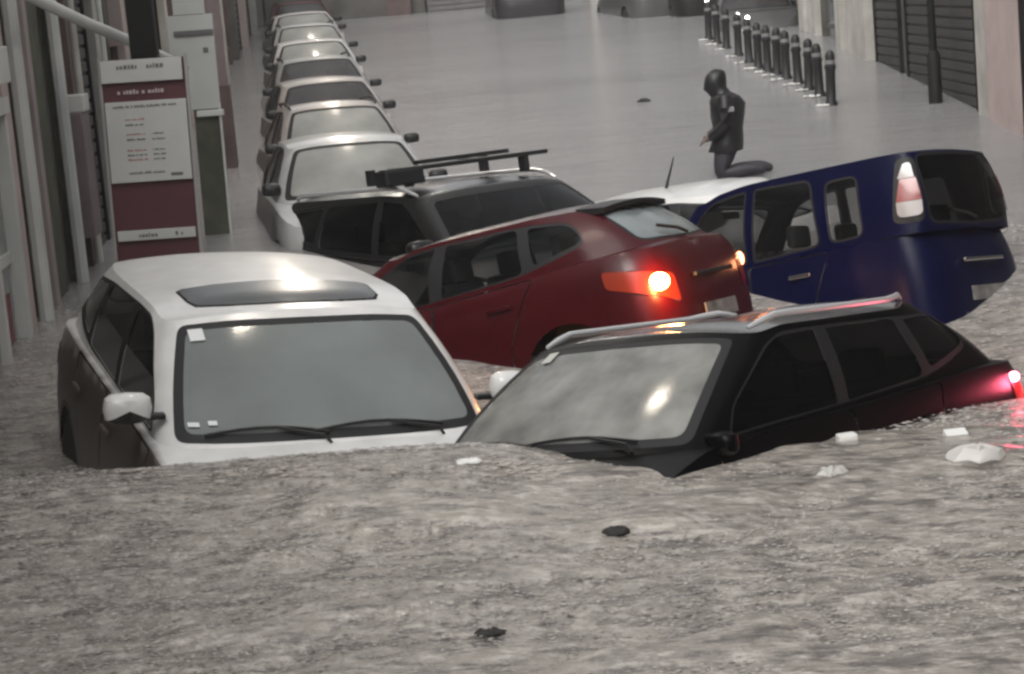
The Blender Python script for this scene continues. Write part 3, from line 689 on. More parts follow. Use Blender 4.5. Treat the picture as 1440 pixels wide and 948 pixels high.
# roof rack of the dark car
r_, d_ = CARS['dark']
for x, z, y0, y1 in ((.05, 1.765, -.74, .72), (-.62, 1.80, -.10, .74)):
    MB().box((x, (y0 + y1) / 2, z), (.13, y1 - y0, .035), bev=.01).build('crossbar', BLACK, r_)
for y in (-.52, .52):
    MB().box((.05, y, 1.69), (.10, .05, .13), bev=.01).build('rack_foot', BLACK, r_)
    MB().box((-.62, y, 1.72), (.10, .05, .13), bev=.01).build('rack_foot', BLACK, r_)
MB().box((.02, -.58, 1.71), (.20, .34, .13), bev=.02).build('rack_clamp', BLACK, r_)
MB().box((-.28, -.30, 1.765), (.75, .10, .03), bev=.01).build('carrier_rail', BLACK, r_)
MB().box((-.28, .35, 1.765), (.75, .10, .03), bev=.01).build('carrier_rail', BLACK, r_)

# ------------------------------------------------------------------ the parked row
protoA, dA = car('car', CITY, SILV, (0, 0, -60), (0, 0, 0), fr=G_PARK, rear=G_SIDE2, side=G_SIDE2, detail=1, opts=('dark_mirror', 'small_mirror'))
protoB, dB = car('car', dict(HATCH, top=1.56, zt=(1.51, 1.47), ztr=1.49, w=.84), WHITE, (0, 0, -60), (0, 0, 0), fr=G_PARK, rear=G_SIDE2, side=G_SIDE2, detail=1, opts=('rails', 'dark_mirror', 'small_mirror'))
G_DARKW = glass('dark_parked_windshield', (.045, .04, .04), .93, .15, .3, 2)
SILV2 = shade_sides(paint('bright_silver_paint', (.55, .55, .54), .35, .2), .77, .82); MAROON = paint('maroon_car_paint', (.10, .02, .025), .35); PURP = paint('plum_dark_paint', (.018, .014, .019), .5)
PARKW = shade_sides(paint('parked_white_paint', (.66, .63, .61)), .77, .82)
def parked(proto, x, y, z, yaw, pm, wm, label, sc=1., group='cars parked in a row along the left kerb', roll=0., pitch=0.):
    r = copy_tree(proto); tag(r, label, 'car', group)
    for c in [c for c in bpy.data.objects if c.parent == r]:
        if c.name.split('.')[0] in ('body', 'roof'): c.material_slots[0].material = pm
        if c.name.split('.')[0] == 'windshield': c.material_slots[0].material = wm
    r.matrix_world = Matrix.Translation((x, y, z)) @ Matrix.Rotation(yaw, 4, 'Z') @ Matrix.Rotation(pitch, 4, 'Y') @ Matrix.Rotation(roll, 4, 'X') @ Matrix.Scale(sc, 4)
    return r
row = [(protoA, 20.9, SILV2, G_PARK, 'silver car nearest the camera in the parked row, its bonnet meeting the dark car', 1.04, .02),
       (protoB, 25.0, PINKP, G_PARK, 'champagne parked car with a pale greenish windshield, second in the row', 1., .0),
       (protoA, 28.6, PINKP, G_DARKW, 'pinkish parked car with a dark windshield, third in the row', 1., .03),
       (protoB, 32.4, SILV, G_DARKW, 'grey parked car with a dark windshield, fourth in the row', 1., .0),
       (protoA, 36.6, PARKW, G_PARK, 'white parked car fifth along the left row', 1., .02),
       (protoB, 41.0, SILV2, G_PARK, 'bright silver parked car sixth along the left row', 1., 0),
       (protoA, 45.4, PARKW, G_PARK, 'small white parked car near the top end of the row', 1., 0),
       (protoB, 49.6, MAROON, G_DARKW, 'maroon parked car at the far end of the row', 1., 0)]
for pr, d, pm, wm, lb, sc, pt in row:
    x = -1.50 - .095 * (d - 21.0); z = float(street_rise(d)) - (.74 if pr is protoA else .78)
    parked(pr, x, d, z, R(-79.5 + random.uniform(-1.5, 1.5)), pm, wm, lb, sc, pitch=pt - .04, roll=R(random.uniform(-1, 1)))
parked(protoA, 5.15, 41.5, float(street_rise(41.5)) - .72, R(-92), GREYP, G_DARKW, 'grey car standing behind the far bollards near the shops', 1., 'cars in the distance across the street')
for x, y, pm, lb, yw in ((.95, 51.0, PURP, 'dark plum car crosswise at the top of the street, beside the pale doorway', 94), (3.6, 47.5, GREYP, 'grey car at the top of the street near the farthest bollards', 100), (4.6, 46.5, DARKP, 'black car at the top of the street beside the right hand shops', 96)):
    parked(protoB if x < 4 else protoA, x, y, float(street_rise(y)) - .5, R(yw), pm, G_DARKW, lb, 1., 'cars in the distance across the street')
def wipe(o):
    for c in [c for c in bpy.data.objects if c.parent == o]: wipe(c)
    bpy.data.objects.remove(o)
wipe(protoA); wipe(protoB)

# ------------------------------------------------------------------ street bed
xs = np.linspace(-70, 70, 3); ys = np.concatenate([[-7], np.linspace(10, 68, 30)])
vb = [(x, y, float(street_rise(y)) - 1.75) for y in ys for x in xs]; fb = [(i * 3 + a, i * 3 + a + 1, i * 3 + a + 4, i * 3 + a + 3) for i in range(len(ys) - 1) for a in range(2)]
tag(link('road', vb, fb, mat('asphalt', (.05, .05, .05), .9, bump=.4), None), 'asphalt road drowned under the flood', kind='structure')

# ------------------------------------------------------------------ facades
PL_PINK = mat('pinkish_plaster', (.34, .29, .28), .9, noise=.25, nscale=1.5, bump=.3, bscale=20)
PL_GREY = mat('grey_plaster', (.30, .30, .28), .9, noise=.25, nscale=1.7, bump=.3, bscale=20)
PL_PALE = mat('pale_stone', (.50, .48, .44), .85, noise=.25, nscale=2.2, bump=.3, bscale=20)
PL_DARK = mat('dark_stained_wall', (.10, .095, .085), .9, noise=.35, nscale=2.0, bump=.3, bscale=20)
BROWN = mat('brown_wood', (.11, .075, .07), .7, noise=.3, nscale=4)
PINKST = mat('pink_marble', (.52, .42, .40), .6, noise=.15, nscale=3)
GREEN = mat('mossy_dark_green', (.075, .08, .055), .85, noise=.4, nscale=3)
MAUVE = mat('mauve_metal', (.20, .155, .16), .6, noise=.2, nscale=4)
OFFW = mat('off_white_paint', (.56, .57, .55), .6, noise=.12, nscale=3)
SHDK = mat('dark_shutter', (.045, .042, .040), .7, noise=.3, nscale=2)
SHUT = mat('shutter_metal', (.16, .15, .15), .55, .3, noise=.2, nscale=2)
GLS = mat('shop_glass', (.10, .11, .11), .12, 0, .8)
GLSP = mat('pale_shop_glass', (.20, .215, .21), .2, 0, .8, noise=.3, nscale=1.5)
POSTR = mat('red_poster', (.20, .06, .07), .6, noise=.2)
DKPIPE = mat('dark_iron', (.008, .008, .008), .6, spec=.25)
def facade(label, O, ang, sg, length, wallm, items, h=8.0, group='buildings lining the flooded street', z0=0.):
    """O: foot of the wall at its near end (x, y); ang: turn of the wall from the y axis; sg +1 street to the right of it, -1 street to the left"""
    root = empty('shop_building', (O[0], O[1], z0), Matrix.Rotation(R(90) + ang, 3, 'Z')); tag(root, label, 'building', group)
    so = -sg
    mb = MB().box((length / 2, -so * 2.0, h / 2 - 2), (length, 4.0, h + 0)); mb.build('wall', wallm, root)
    def bx(name, s0, s1, o0, o1, za, zb, m_, par=None, bev=0.):
        o = MB().box(((s0 + s1) / 2, so * (o0 + o1) / 2, (za + zb) / 2), (abs(s1 - s0), abs(o1 - o0), zb - za), bev=bev).build(name, m_, par or root); return o
    for it in items:
        k, s0, s1 = it[:3]; a = it[3:]
        if k == 'pil': p = bx('pilaster', s0, s1, -.02, a[1] if len(a) > 1 else .14, -2, 3.4, a[0]); bx('plinth', s0 - .03, s1 + .03, 0, (a[1] if len(a) > 1 else .14) + .03, -2, -.3, a[0], p)
        elif k == 'strip': bx('wall_panel', s0, s1, -.02, a[1] if len(a) > 1 else .04, -2, 3.4, a[0])
        elif k == 'door':
            fm, gm, top = a[:3]; dpt = a[3] if len(a) > 3 else .09
            d_ = bx('door', s0 + .08, s1 - .08, -.03, .02, -1.4, top - .08, gm)
            bx('door_frame', s0, s0 + .09, -.03, dpt, -1.4, top, fm, d_); bx('door_frame', s1 - .09, s1, -.03, dpt, -1.4, top, fm, d_); bx('lintel', s0 - .03, s1 + .03, -.02, dpt + .02, top - .0, top + .12, fm, d_)
            bx('door_rail', s0 + .09, s1 - .09, .0, .045, .55, .63, fm, d_)
            if len(a) > 4:
                bx('poster', s0 + .25, s1 - .25, .021, .028, a[5], a[6], a[4], d_)
        elif k == 'shutter':
            sh = bx('roller_shutter', s0, s1, -.03, .012, -1.5, 2.7, a[0]); n = 22; me = None
            for i in range(n):
                z = -.2 + i * .13
                if me is None: o = bx('slat', s0 + .03, s1 - .03, .0, .035, -.05, .05, a[0], sh, bev=.012); me = o; o.location.z = z
                else: o = me.copy(); COL.objects.link(o); o.location.z = z
            bx('shutter_box', s0 - .04, s1 + .04, -.02, .22, 2.6, 2.95, a[0])
            bx('guide_rail', s0 - .05, s0, -.02, .06, -1.5, 2.6, DKPIPE, sh); bx('guide_rail', s1, s1 + .05, -.02, .06, -1.5, 2.6, DKPIPE, sh)
        elif k == 'window':
            w_ = bx('shop_window', s0, s1, -.03, .015, a[1], a[2], a[0])
            for q0, q1 in ((s0 - .05, s0), (s1, s1 + .05), ((s0 + s1) / 2 - .02, (s0 + s1) / 2 + .02)): bx('window_frame', q0, q1, -.02, .06, a[1], a[2], a[3], w_)
            bx('window_sill', s0 - .08, s1 + .08, -.02, .14, a[1] - .08, a[1], a[3], w_)
        elif k == 'pipe':
            MB().tube([((s0 + s1) / 2, so * .12, z) for z in (-1.5, 1, 3, 6)], (s1 - s0) / 2, 8).build('downpipe', a[0], root, True)
        elif k == 'box': bx(a[0], s0, s1, -.02, a[2], a[3], a[4], a[1], bev=.012)
    n = max(1, int(length / 2.6))
    bx('cornice', 0, length, -.02, .22, 3.4, 3.62, PL_PALE)
    for i in range(n):
        c = (i + .5) * length / n; w_ = bx('window', c - .5, c + .5, -.02, .015, 4.0, 5.6, GLS); bx('window_frame', c - .6, c - .5, -.02, .07, 3.95, 5.7, PL_PALE, w_); bx('window_frame', c + .5, c + .6, -.02, .07, 3.95, 5.7, PL_PALE, w_); bx('window_frame', c - .5, c + .5, -.02, .07, 5.6, 5.7, PL_PALE, w_)
    return root
LA = .055
def lx(y): return -3.42 - LA * (y - 12)
#%%FACADES
facade('near shopfront with a pale framed door and a white meter box above it', (lx(9.5), 9.5), LA, 1, 8.5, PL_GREY, [
    ('strip', 0, 4.3, PL_DARK, .03), ('pil', 4.35, 4.62, PL_GREY, .12), ('door', 4.95, 6.0, OFFW, GLSP, 1.62, .12, POSTR, .0, .35), ('box', 4.75, 5.9, 'meter_box', OFFW, .2, 1.84, 2.1),
    ('pil', 6.15, 6.45, PINKST, .08), ('pipe', 6.62, 6.74, OFFW), ('strip', 6.85, 7.25, BROWN, .05), ('pil', 7.4, 7.6, PL_PINK, .10), ('strip', 7.8, 8.4, GREEN, .05)])
facade('dark stained building with brown shutters and a mauve meter cabinet behind the bus stop board', (lx(18.0), 18.0), LA, 1, 7.5, PL_DARK, [
    ('pipe', .25, .36, OFFW), ('strip', .4, .66, GREEN, .06), ('box', .7, 1.2, 'meter_cabinet', MAUVE, .22, .3, 1.4), ('box', .75, 1.15, 'meter_cap', OFFW, .24, 1.4, 1.55), ('strip', 1.25, 1.42, BROWN, .1), ('pipe', 1.5, 1.57, PL_PALE), ('shutter', 1.7, 2.9, SHDK), ('pil', 3.1, 3.4, PL_GREY, .12), ('pipe', 3.55, 3.62, OFFW), ('pipe', 3.75, 3.83, GREEN), ('door', 4.0, 5.2, BROWN, GLS, 1.9), ('pil', 5.4, 5.8, PL_PINK, .14), ('shutter', 6.0, 7.3, SHUT)], z0=.05)
facade('pinkish plaster building halfway up the left side of the street', (lx(25.5), 25.5), LA, 1, 11, PL_PINK, [
    ('pil', .1, .7, PL_PALE, .12), ('shutter', 1.0, 2.8, SHUT), ('pil', 3.0, 3.4, PL_PALE, .14), ('window', 4, 5.4, GLS, .6, 2.4, BROWN), ('pil', 6, 6.4, PINKST, .14), ('door', 7, 8.2, BROWN, GLS, 2.6), ('pipe', 8.8, 8.92, DKPIPE), ('shutter', 9.2, 10.7, SHUT)], z0=.4)
facade('brown shuttered building at the far left behind the parked cars', (lx(36.5), 36.5), LA, 1, 20, PL_GREY, [
    ('shutter', .6, 2.6, BROWN), ('pil', 3, 3.5, PL_PALE, .16), ('door', 4.5, 6, BROWN, GLS, 2.6), ('pil', 7, 7.4, PL_DARK, .16), ('shutter', 8, 10, SHUT), ('pil', 11, 11.5, PL_PINK, .16), ('shutter', 12.2, 14.4, BROWN), ('pil', 15.5, 16, PL_GREY, .16)], z0=.9)
RX = 5.72; RA = -.012
def rx(y): return RX + .012 * (y - 24)
facade('right hand shop with wide pink stone pilasters beside a dark shutter', (rx(21.0), 21.0), RA, -1, 8.7, PL_PALE, [
    ('strip', .0, 1.2, PL_PALE, .03), ('pipe', 1.28, 1.38, DKPIPE), ('pil', 1.5, 3.1, PINKST, .14), ('strip', 3.12, 3.3, DKPIPE, .03), ('pil', 3.35, 3.8, PL_PALE, .10), ('shutter', 4.1, 8.4, SHDK)], z0=.2)
facade('right hand shop with pale pilasters framing dark doorways', (rx(29.7), 29.7), RA, -1, 12.3, PL_DARK, [
    ('shutter', .3, 2.2, SHDK), ('pil', 2.5, 4.2, PL_PALE, .16), ('pil', 4.5, 5.0, PL_PALE, .22), ('door', 5.4, 7.4, PL_DARK, GLS, 2.6), ('pil', 7.7, 8.5, PL_PALE, .16), ('strip', 8.55, 8.75, DKPIPE, .03), ('pil', 8.8, 9.5, PL_PALE, .2), ('shutter', 9.8, 12, SHUT)], z0=.5)
facade('far right dark-walled building beyond the bollards', (rx(42.0), 42.0), RA, -1, 14, PL_DARK, [('pil', 1, 1.6, PL_GREY, .16), ('shutter', 2.2, 4.5, SHUT), ('pil', 5, 5.5, PL_GREY, .16), ('door', 6.5, 8, BROWN, GLS, 2.6), ('pil', 9, 9.6, PL_GREY, .16)], z0=1.2)
# building closing the street
facade('left hand building beside the viewpoint, out of view of the photograph', (lx(-6.0), -6.0), LA, 1, 15.4, PL_GREY, [('pil', 1, 1.6, PL_PALE, .14), ('shutter', 2.5, 5, SHUT), ('door', 6.5, 8, BROWN, GLS, 2.6), ('pil', 9, 9.6, PL_PALE, .14), ('shutter', 10.5, 13, SHUT)])
facade('right hand building beside the viewpoint with two shutters', (rx(-6.0), -6.0), RA, -1, 26.8, PL_DARK, [('pil', 1, 1.6, PL_GREY, .14), ('shutter', 3, 6, SHUT), ('pil', 8, 8.6, PL_GREY, .14), ('door', 11, 12.5, BROWN, GLS, 2.6), ('pil', 15, 15.6, PL_GREY, .14), ('shutter', 18, 21, SHUT), ('pil', 23, 23.6, PL_GREY, .14)])
facade('building behind the viewpoint across the lower end of the street', (9.0, -5.0), R(90), 1, 18, PL_DARK, [('shutter', 2, 5, SHUT), ('pil', 6, 6.6, PL_GREY, .14), ('shutter', 8, 11, SHUT), ('door', 13, 14.5, BROWN, GLS, 2.6)], h=7.0)
eb = facade('dark building with pale pilasters closing the top of the street', (-9.0, 54.2), -R(90), 1, 18, PL_DARK, [
    ('shutter', 1.0, 3.5, SHUT), ('pil', 6.6, 7.2, BROWN, .2), ('shutter', 7.6, 9.4, SHUT), ('pil', 9.9, 10.5, PL_PALE, .2), ('door', 10.7, 11.6, BROWN, GLS, 2.4), ('pil', 11.7, 12.6, PL_PALE, .2), ('strip', 12.7, 12.9, BROWN, .1), ('pil', 13.1, 13.5, PL_PALE, .2), ('pil', 13.9, 14.3, PL_PALE, .2), ('shutter', 14.6, 16.6, SHUT)], z0=1.9)

# ------------------------------------------------------------------ bus stop boards
TXT_D = mat('faded_dark_print', (.12, .12, .12), .7); TXT_R = mat('faded_red_print', (.38, .18, .18), .7); TXT_W = mat('faded_white_print', (.45, .38, .38), .7)
BRD_W = mat('board_white', (.47, .48, .46), .5, noise=.08, nscale=3); BRD_R = mat('board_red', (.085, .026, .032), .5, noise=.15, nscale=3); BRD_G = mat('board_edge', (.30, .30, .29), .5)
def words(mb, x0, x1, z, h, y, wmin=.4, r=random.Random(3)):
    x = x0
    while x < x1 - h * .3:
        w_ = h * r.uniform(.35, .75); hh = h * r.choice([.7, .7, 1.0, .85]); mb.box((min(x + w_ / 2, x1), y, z + hh / 2), (w_, .002, hh)); x += w_ + h * (.22 if r.random() < .83 else .8)
sb = empty('bus_stop_board', at(211, 217, 16.0), Matrix.Rotation(R(1.5), 3, 'Y') @ Matrix.Rotation(R(4), 3, 'Z')); tag(sb, 'tall white and dark red bus stop information board behind the white car', 'sign')
W2 = .30
MB().box((0, .03, -.075), (.62, .05, 1.57), bev=.008).build('back_panel', BRD_R, sb)
MB().box((-.318, .03, -.02), (.02, .07, 1.5)).build('edge_strip', BRD_G, sb); MB().box((.318, .03, -.02), (.02, .07, 1.5)).build('edge_strip', BRD_G, sb)
hd = MB().box((-.01, -.01, .625), (.60, .03, .165), bev=.004).build('header_panel', BRD_W, sb)
m_ = MB(); words(m_, -.19, -.03, .64, .035, -.027); words(m_, .03, .16, .64, .035, -.027); tag(m_.build('header_lettering', TXT_D, hd), kind='stuff')
m_ = MB(); words(m_, -.20, .14, .455, .032, -.003); tag(m_.build('lettering', TXT_W, sb), kind='stuff')
tp = MB().box((.0, -.01, .10), (.60, .03, .60), bev=.004).build('timetable_panel', BRD_W, sb)
m_ = MB(); m2 = MB()
words(m2, -.24, .24, .355, .018, -.027)
for i, z in enumerate((.26, .22, .15, .11, .03, -.005, -.04)):
    words(m_ if i % 2 == 0 else m2, -.16, -.02, z, .016, -.027); 
    if i > 1: words(m2, .03, .12, z, .013, -.027)
words(m2, -.16, .10, -.14, .018, -.027)
tag(m_.build('red_lettering', TXT_R, tp), kind='stuff'); tag(m2.build('grey_lettering', TXT_D, tp), kind='stuff')
MB().box((.19, -.027, -.155), (.09, .003, .022)).build('small_logo', TXT_D, tp)
st = MB().box((.0, -.01, -.60), (.58, .03, .075), bev=.004).build('lower_strip', BRD_W, sb)
m_ = MB(); words(m_, -.13, .0, -.615, .03, -.027); words(m_, .14, .2, -.615, .03, -.027); tag(m_.build('strip_lettering', TXT_D, st), kind='stuff')
for x in (-.19, .19): MB().box((x, .03, -1.2), (.11, .05, .85)).build('leg', BRD_G, sb)
tw = empty('black_post', at(200, 40, 16.35)); tag(tw, 'thick black post rising directly above the bus stop board', 'post')
MB().box((0, 0, .35), (.20, .14, 1.55), bev=.01).build('shaft', DKPIPE, tw); MB().box((0, 0, -1.6), (.13, .10, 2.4), bev=.01).build('lower_shaft', DKPIPE, tw)
s2 = empty('bus_stop_board', at(272, 88, 20.6), Matrix.Rotation(R(1), 3, 'Y')); tag(s2, 'smaller pale notice board on a dark green post behind the bus stop board', 'sign')
MB().box((.0, 0, .0), (.44, .04, .90), bev=.006).build('board', BRD_W, s2); MB().box((.03, -.03, .28), (.38, .02, .05), bev=.008).build('dark_bar', TXT_D, s2)
MB().box((.13, -.022, .11), (.05, .004, .05)).build('small_mark', TXT_D, s2); MB().box((0, 0, .62), (.30, .05, .34), bev=.01).build('header_box', BRD_W, s2)
MB().box((-.03, .0, .95), (.14, .06, .5)).build('upper_post', DKPIPE, s2)
MB().box((.08, .03, -1.35), (.24, .08, 1.9), bev=.01).build('post', GREEN, s2); MB().box((.12, -.02, -.49), (.26, .06, .06), bev=.01).build('collar', OFFW, s2)
MB().box((.215, -.02, -1.35), (.02, .03, 1.9)).build('edge_strip', OFFW, s2)
bp_ = on_water(322, 236)
cb = empty('utility_post', bp_); tag(cb, 'brown square post with a thin pale pole beside the parked cars', 'post')
MB().box((0, 0, .15), (.22, .20, 1.7), bev=.01).build('shaft', BROWN, cb); MB().box((-.02, .1, 2.5), (.20, .12, 3.2), bev=.01).build('upper_shaft', MAUVE, cb); MB().tube([(-.10, -.05, .9), (-.10, -.05, 4)], .022, 8).build('pale_pole', OFFW, cb, True)
dg = MB().tube([at(20, -16, 15.7), at(120, 32, 16.5), at(200, 65, 17.2), at(262, 95, 19.3)], [.036, .036, .034, .026], 10, sq=1.3).build('diagonal_pole', OFFW, None, True)
tag(dg, 'long pale pole slanting down from the left wall behind the black post', 'pole')
# right hand street pole
pp = at(1314, 106, 26.2); rp_ = empty('street_pole', pp); tag(rp_, 'thin dark pole standing by the dark shutter on the right', 'pole')
MB().tube([(0, 0, -1), (0, 0, .35), (0, 0, 4.5)], [.06, .05, .035], 8).build('shaft', DKPIPE, rp_, True); MB().lathe([(.085, -1), (.085, .25), (.055, .3)], 10).build('base', DKPIPE, rp_, True)
# ------------------------------------------------------------------ bollards
bl = empty('bollard', (0, 0, 0)); BOL = mat('bollard_iron', (.014, .014, .015), .5)
MB().lathe([(.085, -.6), (.085, .02), (.062, .06), (.062, .44), (.075, .46), (.075, .49), (.062, .50), (.062, .62), (.05, .66), (.02, .685)], 12).build('shaft', BOL, bl, True)
MB().lathe([(.066, .515), (.0665, .52), (.0665, .56), (.066, .565)], 12).build('pale_band', mat('band_grey', (.20, .20, .195), .6), bl, True)
bxy = [(1169, 148), (1153, 135), (1138, 126), (1123, 118), (1106, 111), (1093, 105), (1080, 101), (1067, 96), (1054, 88), (1039, 79), (1022, 69), (1009, 62), (997, 56)]
foam = MB(); bpos = []
for i, (px, py) in enumerate(bxy):
    b = bl if i == 0 else copy_tree(bl); p = on_water(px, py); b.location = p; b.rotation_euler = (R(random.uniform(-2, 2)), R(random.uniform(-2, 2)), 0); bpos.append(p)
    for _ in range(7): sphere(foam, (p.x - random.uniform(.02, .22), p.y - random.uniform(-.05, .15), p.z + .01), (random.uniform(.015, .04), random.uniform(.015, .04), random.uniform(.008, .02)), 7)
names = ['nearest the camera, at the right hand end of the row', 'second from the near end of the row', 'third from the near end of the row', 'fourth from the near end of the row', 'fifth from the near end of the row', 'sixth from the near end of the row', 'in the middle of the row', 'sixth from the far end of the row', 'fifth from the far end of the row', 'fourth from the far end of the row', 'third from the far end of the row', 'second from the far end of the row', 'at the far left end of the row']
bs = [o for o in bpy.data.objects if o.name.startswith('bollard') and o.type == 'EMPTY']
for o in bs:
    i = min(range(13), key=lambda k: (bpos[k] - o.location).length); tag(o, 'iron bollard, ' + names[i], 'bollard', 'row of bollards along the right pavement')
FOAM = mat('foam', (.7, .69, .66), .8)
tag(foam.build('foam', FOAM, None, True), 'white foam breaking at the feet of the bollards', 'foam', kind='stuff')
# ------------------------------------------------------------------ small lit lamps far away by the bollards
LITW = mat('lit_white_lamp', (1, 1, 1), .3, emis=(1, .97, .92), estr=6)
for (px, py), Y, lb in (((994, 2), 39, 'tiny white light above the far end of the bollards'), ((1037, 21), 37, 'small white lamp glowing over the bollards, left of two'), ((1051, 25), 36, 'small white lamp glowing over the bollards, right of two')):
    p = at(px, py, Y); l_ = empty('path_light', p); tag(l_, lb, 'lamp', 'small lights near the bollards')
    sphere(MB(), (0, 0, 0), (.035, .035, .035), 8).build('bulb', LITW, l_, True); MB().tube([(0, .05, -1.6), (0, .05, .02)], .02, 6).build('stem', DKPIPE, l_, True)
# ------------------------------------------------------------------ bracket street lamps (lit) hung over the street
def street_lamp(x, y, z, power, label):
    r = empty('street_lamp', (x, y, z)); tag(r, label, 'street lamp', 'lit street lamps on wall brackets')
    MB().lathe([(.05, .16), (.16, .12), (.24, .02), (.24, .0), (.20, .0)], 16).build('lamp_head', DKPIPE, r, True); xl = lx(y) - x
    MB().tube([(xl, 0, .2), (xl * .5, 0, .35), (0, 0, .14)], .03, 8).build('bracket', DKPIPE, r, True)
    sphere(MB(), (0, 0, -.02), (.13, .13, .08), 12).build('bulb', mat('street_lamp_bulb', (1, 1, 1), .3, emis=(1, .88, .70), estr=52), r, True)
    ld = bpy.data.lights.new('street_lamp_light', 'POINT'); ld.energy = power; ld.color = (1, .90, .78); ld.shadow_soft_size = .13; ld.specular_factor = .25
    o = bpy.data.objects.new('street_lamp_light', ld); COL.objects.link(o); o.parent = r; o.location = (0, 0, -.16)
for x, y, z, lb in ((-.9, 13.0, 6.0, 'lit lamp nearest the camera, over the white and black cars'), (-1.3, 23.6, 6.0, 'lit lamp over the silver car of the parked row'), (-1.7, 28.5, 6.3, 'lit lamp over the second and third cars of the parked row'), (-2.1, 33.0, 6.6, 'lit lamp over the middle of the parked row'), (-2.6, 38, 7.0, 'lit lamp over the fifth car of the parked row'), (-3.0, 43, 7.3, 'lit lamp over the far end of the parked row')):
    street_lamp(x, y, z, 14 if y < 20 else 40, lb)

# ------------------------------------------------------------------ the person
def person():
    base = at(1020, 250, 21.5); r = empty('person', base, Matrix.Rotation(R(-6), 3, 'Z')); tag(r, 'person in a dark hooded raincoat kneeling in the flood beyond the white car', 'person')
    J = {}; V = []; Rr = []; E = []
    def add(n, p, rad, par=None):
        J[n] = len(V); V.append(p); Rr.append(rad)
        if par is not None: E.append((J[par], J[n]))
    add('pelvis', (.05, 0, .40), (.12, .15)); add('waist', (.07, 0, .52), (.115, .14), 'pelvis'); add('chest', (.055, 0, .70), (.125, .16), 'waist'); add('neckb', (.02, 0, .83), (.07, .08), 'chest'); add('neck', (-.01, 0, .88), (.052, .052), 'neckb'); add('head', (-.045, 0, .955), (.082, .075), 'neck'); add('crown', (-.035, 0, 1.02), (.07, .065), 'head')
    add('nose', (-.128, 0, .955), (.014, .012), 'head')
    for s, t in ((1, 'l'), (-1, 'r')):
        add('sh' + t, (.04, s * .17, .79), (.06, .06), 'chest'); add('el' + t, (.04, s * .235, .56), (.045, .045), 'sh' + t); add('wr' + t, (-.12, s * .16, .42), (.030, .030), 'el' + t); add('pa' + t, (-.165, s * .14, .40), (.032, .022), 'wr' + t)
        for k, (dy, ln) in enumerate(((-.024, .052), (-.008, .06), (.008, .056), (.024, .045))):
            add(f'f{k}a{t}', (-.19, s * .14 + dy, .39), (.009, .009), 'pa' + t); add(f'f{k}b{t}', (-.19 - ln * .7, s * .14 + dy, .375 - ln * .5), (.007, .007), f'f{k}a{t}')
        add('th' + t, (-.16, s * .14 - s * .045, .415), (.010, .010), 'pa' + t); add('tt' + t, (-.19, s * .14 - s * .055, .43), (.008, .008), 'th' + t)
        add('hi' + t, (.04, s * .09, .34), (.125, .115), 'pelvis'); add('kn' + t, (-.05 + (.02 if s > 0 else 0), s * .10, .04), (.10, .095), 'hi' + t); add('an' + t, (.33 + .04 * s, s * .10, .085), (.065, .065), 'kn' + t); add('to' + t, (.45 + .04 * s, s * .10, .05), (.035, .035), 'an' + t)
    me = bpy.data.meshes.new('body'); me.from_pydata(V, E, []); o = bpy.data.objects.new('body', me); COL.objects.link(o)
    sk = o.modifiers.new('skin', 'SKIN'); ss = o.modifiers.new('sub', 'SUBSURF'); ss.levels = ss.render_levels = 2
    for i, rd in enumerate(Rr): me.skin_vertices[0].data[i].radius = rd
    me.skin_vertices[0].data[0].use_root = True
    dg_ = bpy.context.evaluated_depsgraph_get(); dg_.update(); me2 = bpy.data.meshes.new_from_object(o.evaluated_get(dg_)); bpy.data.objects.remove(o)
    b = bpy.data.objects.new('body', me2); COL.objects.link(b); b.parent = r; me2.materials.clear()
    for mm in (mat('dark_trousers', (.030, .028, .036), .6, bump=.3, bscale=25), mat('wet_skin', (.13, .09, .075), .5)): me2.materials.append(mm)
    for p in me2.polygons: p.use_smooth = True; p.material_index = 1 if (p.center.z > .86 or (p.center.x < -.13 and .33 < p.center.z < .46)) else 0
    COAT = mat('wet_raincoat', (.012, .012, .014), .45, bump=.5, bscale=14)
    def loft(name, rings, m_, par, n=20, openx=0):
        vs = []; fs = []
        for (cx, cz, ax, ay, tilt) in rings:
            for k in range(n):
                a = 2 * math.pi * k / n; wob = 1 + .035 * math.sin(3 * a + cz * 20) + .03 * math.sin(7 * a - cz * 33); x = math.cos(a) * ax * wob; y = math.sin(a) * ay * wob; vs.append((cx + x * math.cos(tilt), y, cz + x * math.sin(tilt)))
        for i in range(len(rings) - 1):
            for k in range(n): fs.append((i * n + k, i * n + (k + 1) % n, (i + 1) * n + (k + 1) % n, (i + 1) * n + k))
        fs.append(tuple((len(rings) - 1) * n + k for k in range(n))); return link(name, vs, fs, m_, par)
    loft('coat', [(.02, .27, .165, .21, 0), (.03, .28, .175, .215, 0), (.045, .38, .16, .20, 0), (.06, .50, .15, .185, 0), (.07, .62, .17, .21, 0), (.065, .72, .178, .225, .1), (.05, .79, .155, .215, .15), (.02, .84, .105, .15, .2), (.0, .87, .075, .09, .2)], COAT, r)
    loft('hood', [(.01, .85, .10, .125, .3), (-.02, .885, .10, .105, .25), (-.04, .92, .118, .108, .2), (-.035, .97, .115, .108, .15), (-.03, 1.03, .105, .10, .1), (-.02, 1.075, .075, .07, .05), (-.02, 1.095, .03, .03, 0)], COAT, r)
    for s in (1, -1): MB().tube([(.04, s * .17, .81), (.05, s * .215, .70), (.045, s * .245, .56), (-.04, s * .20, .48), (-.12, s * .16, .425)], [.075, .072, .062, .052, .045], 12).build('sleeve', COAT, r, True)
    MB().box((.105, -.262, .70), (.06, .01, .05), bev=.004).build('sleeve_patch', mat('grey_patch', (.25, .25, .25), .6), r)
person()
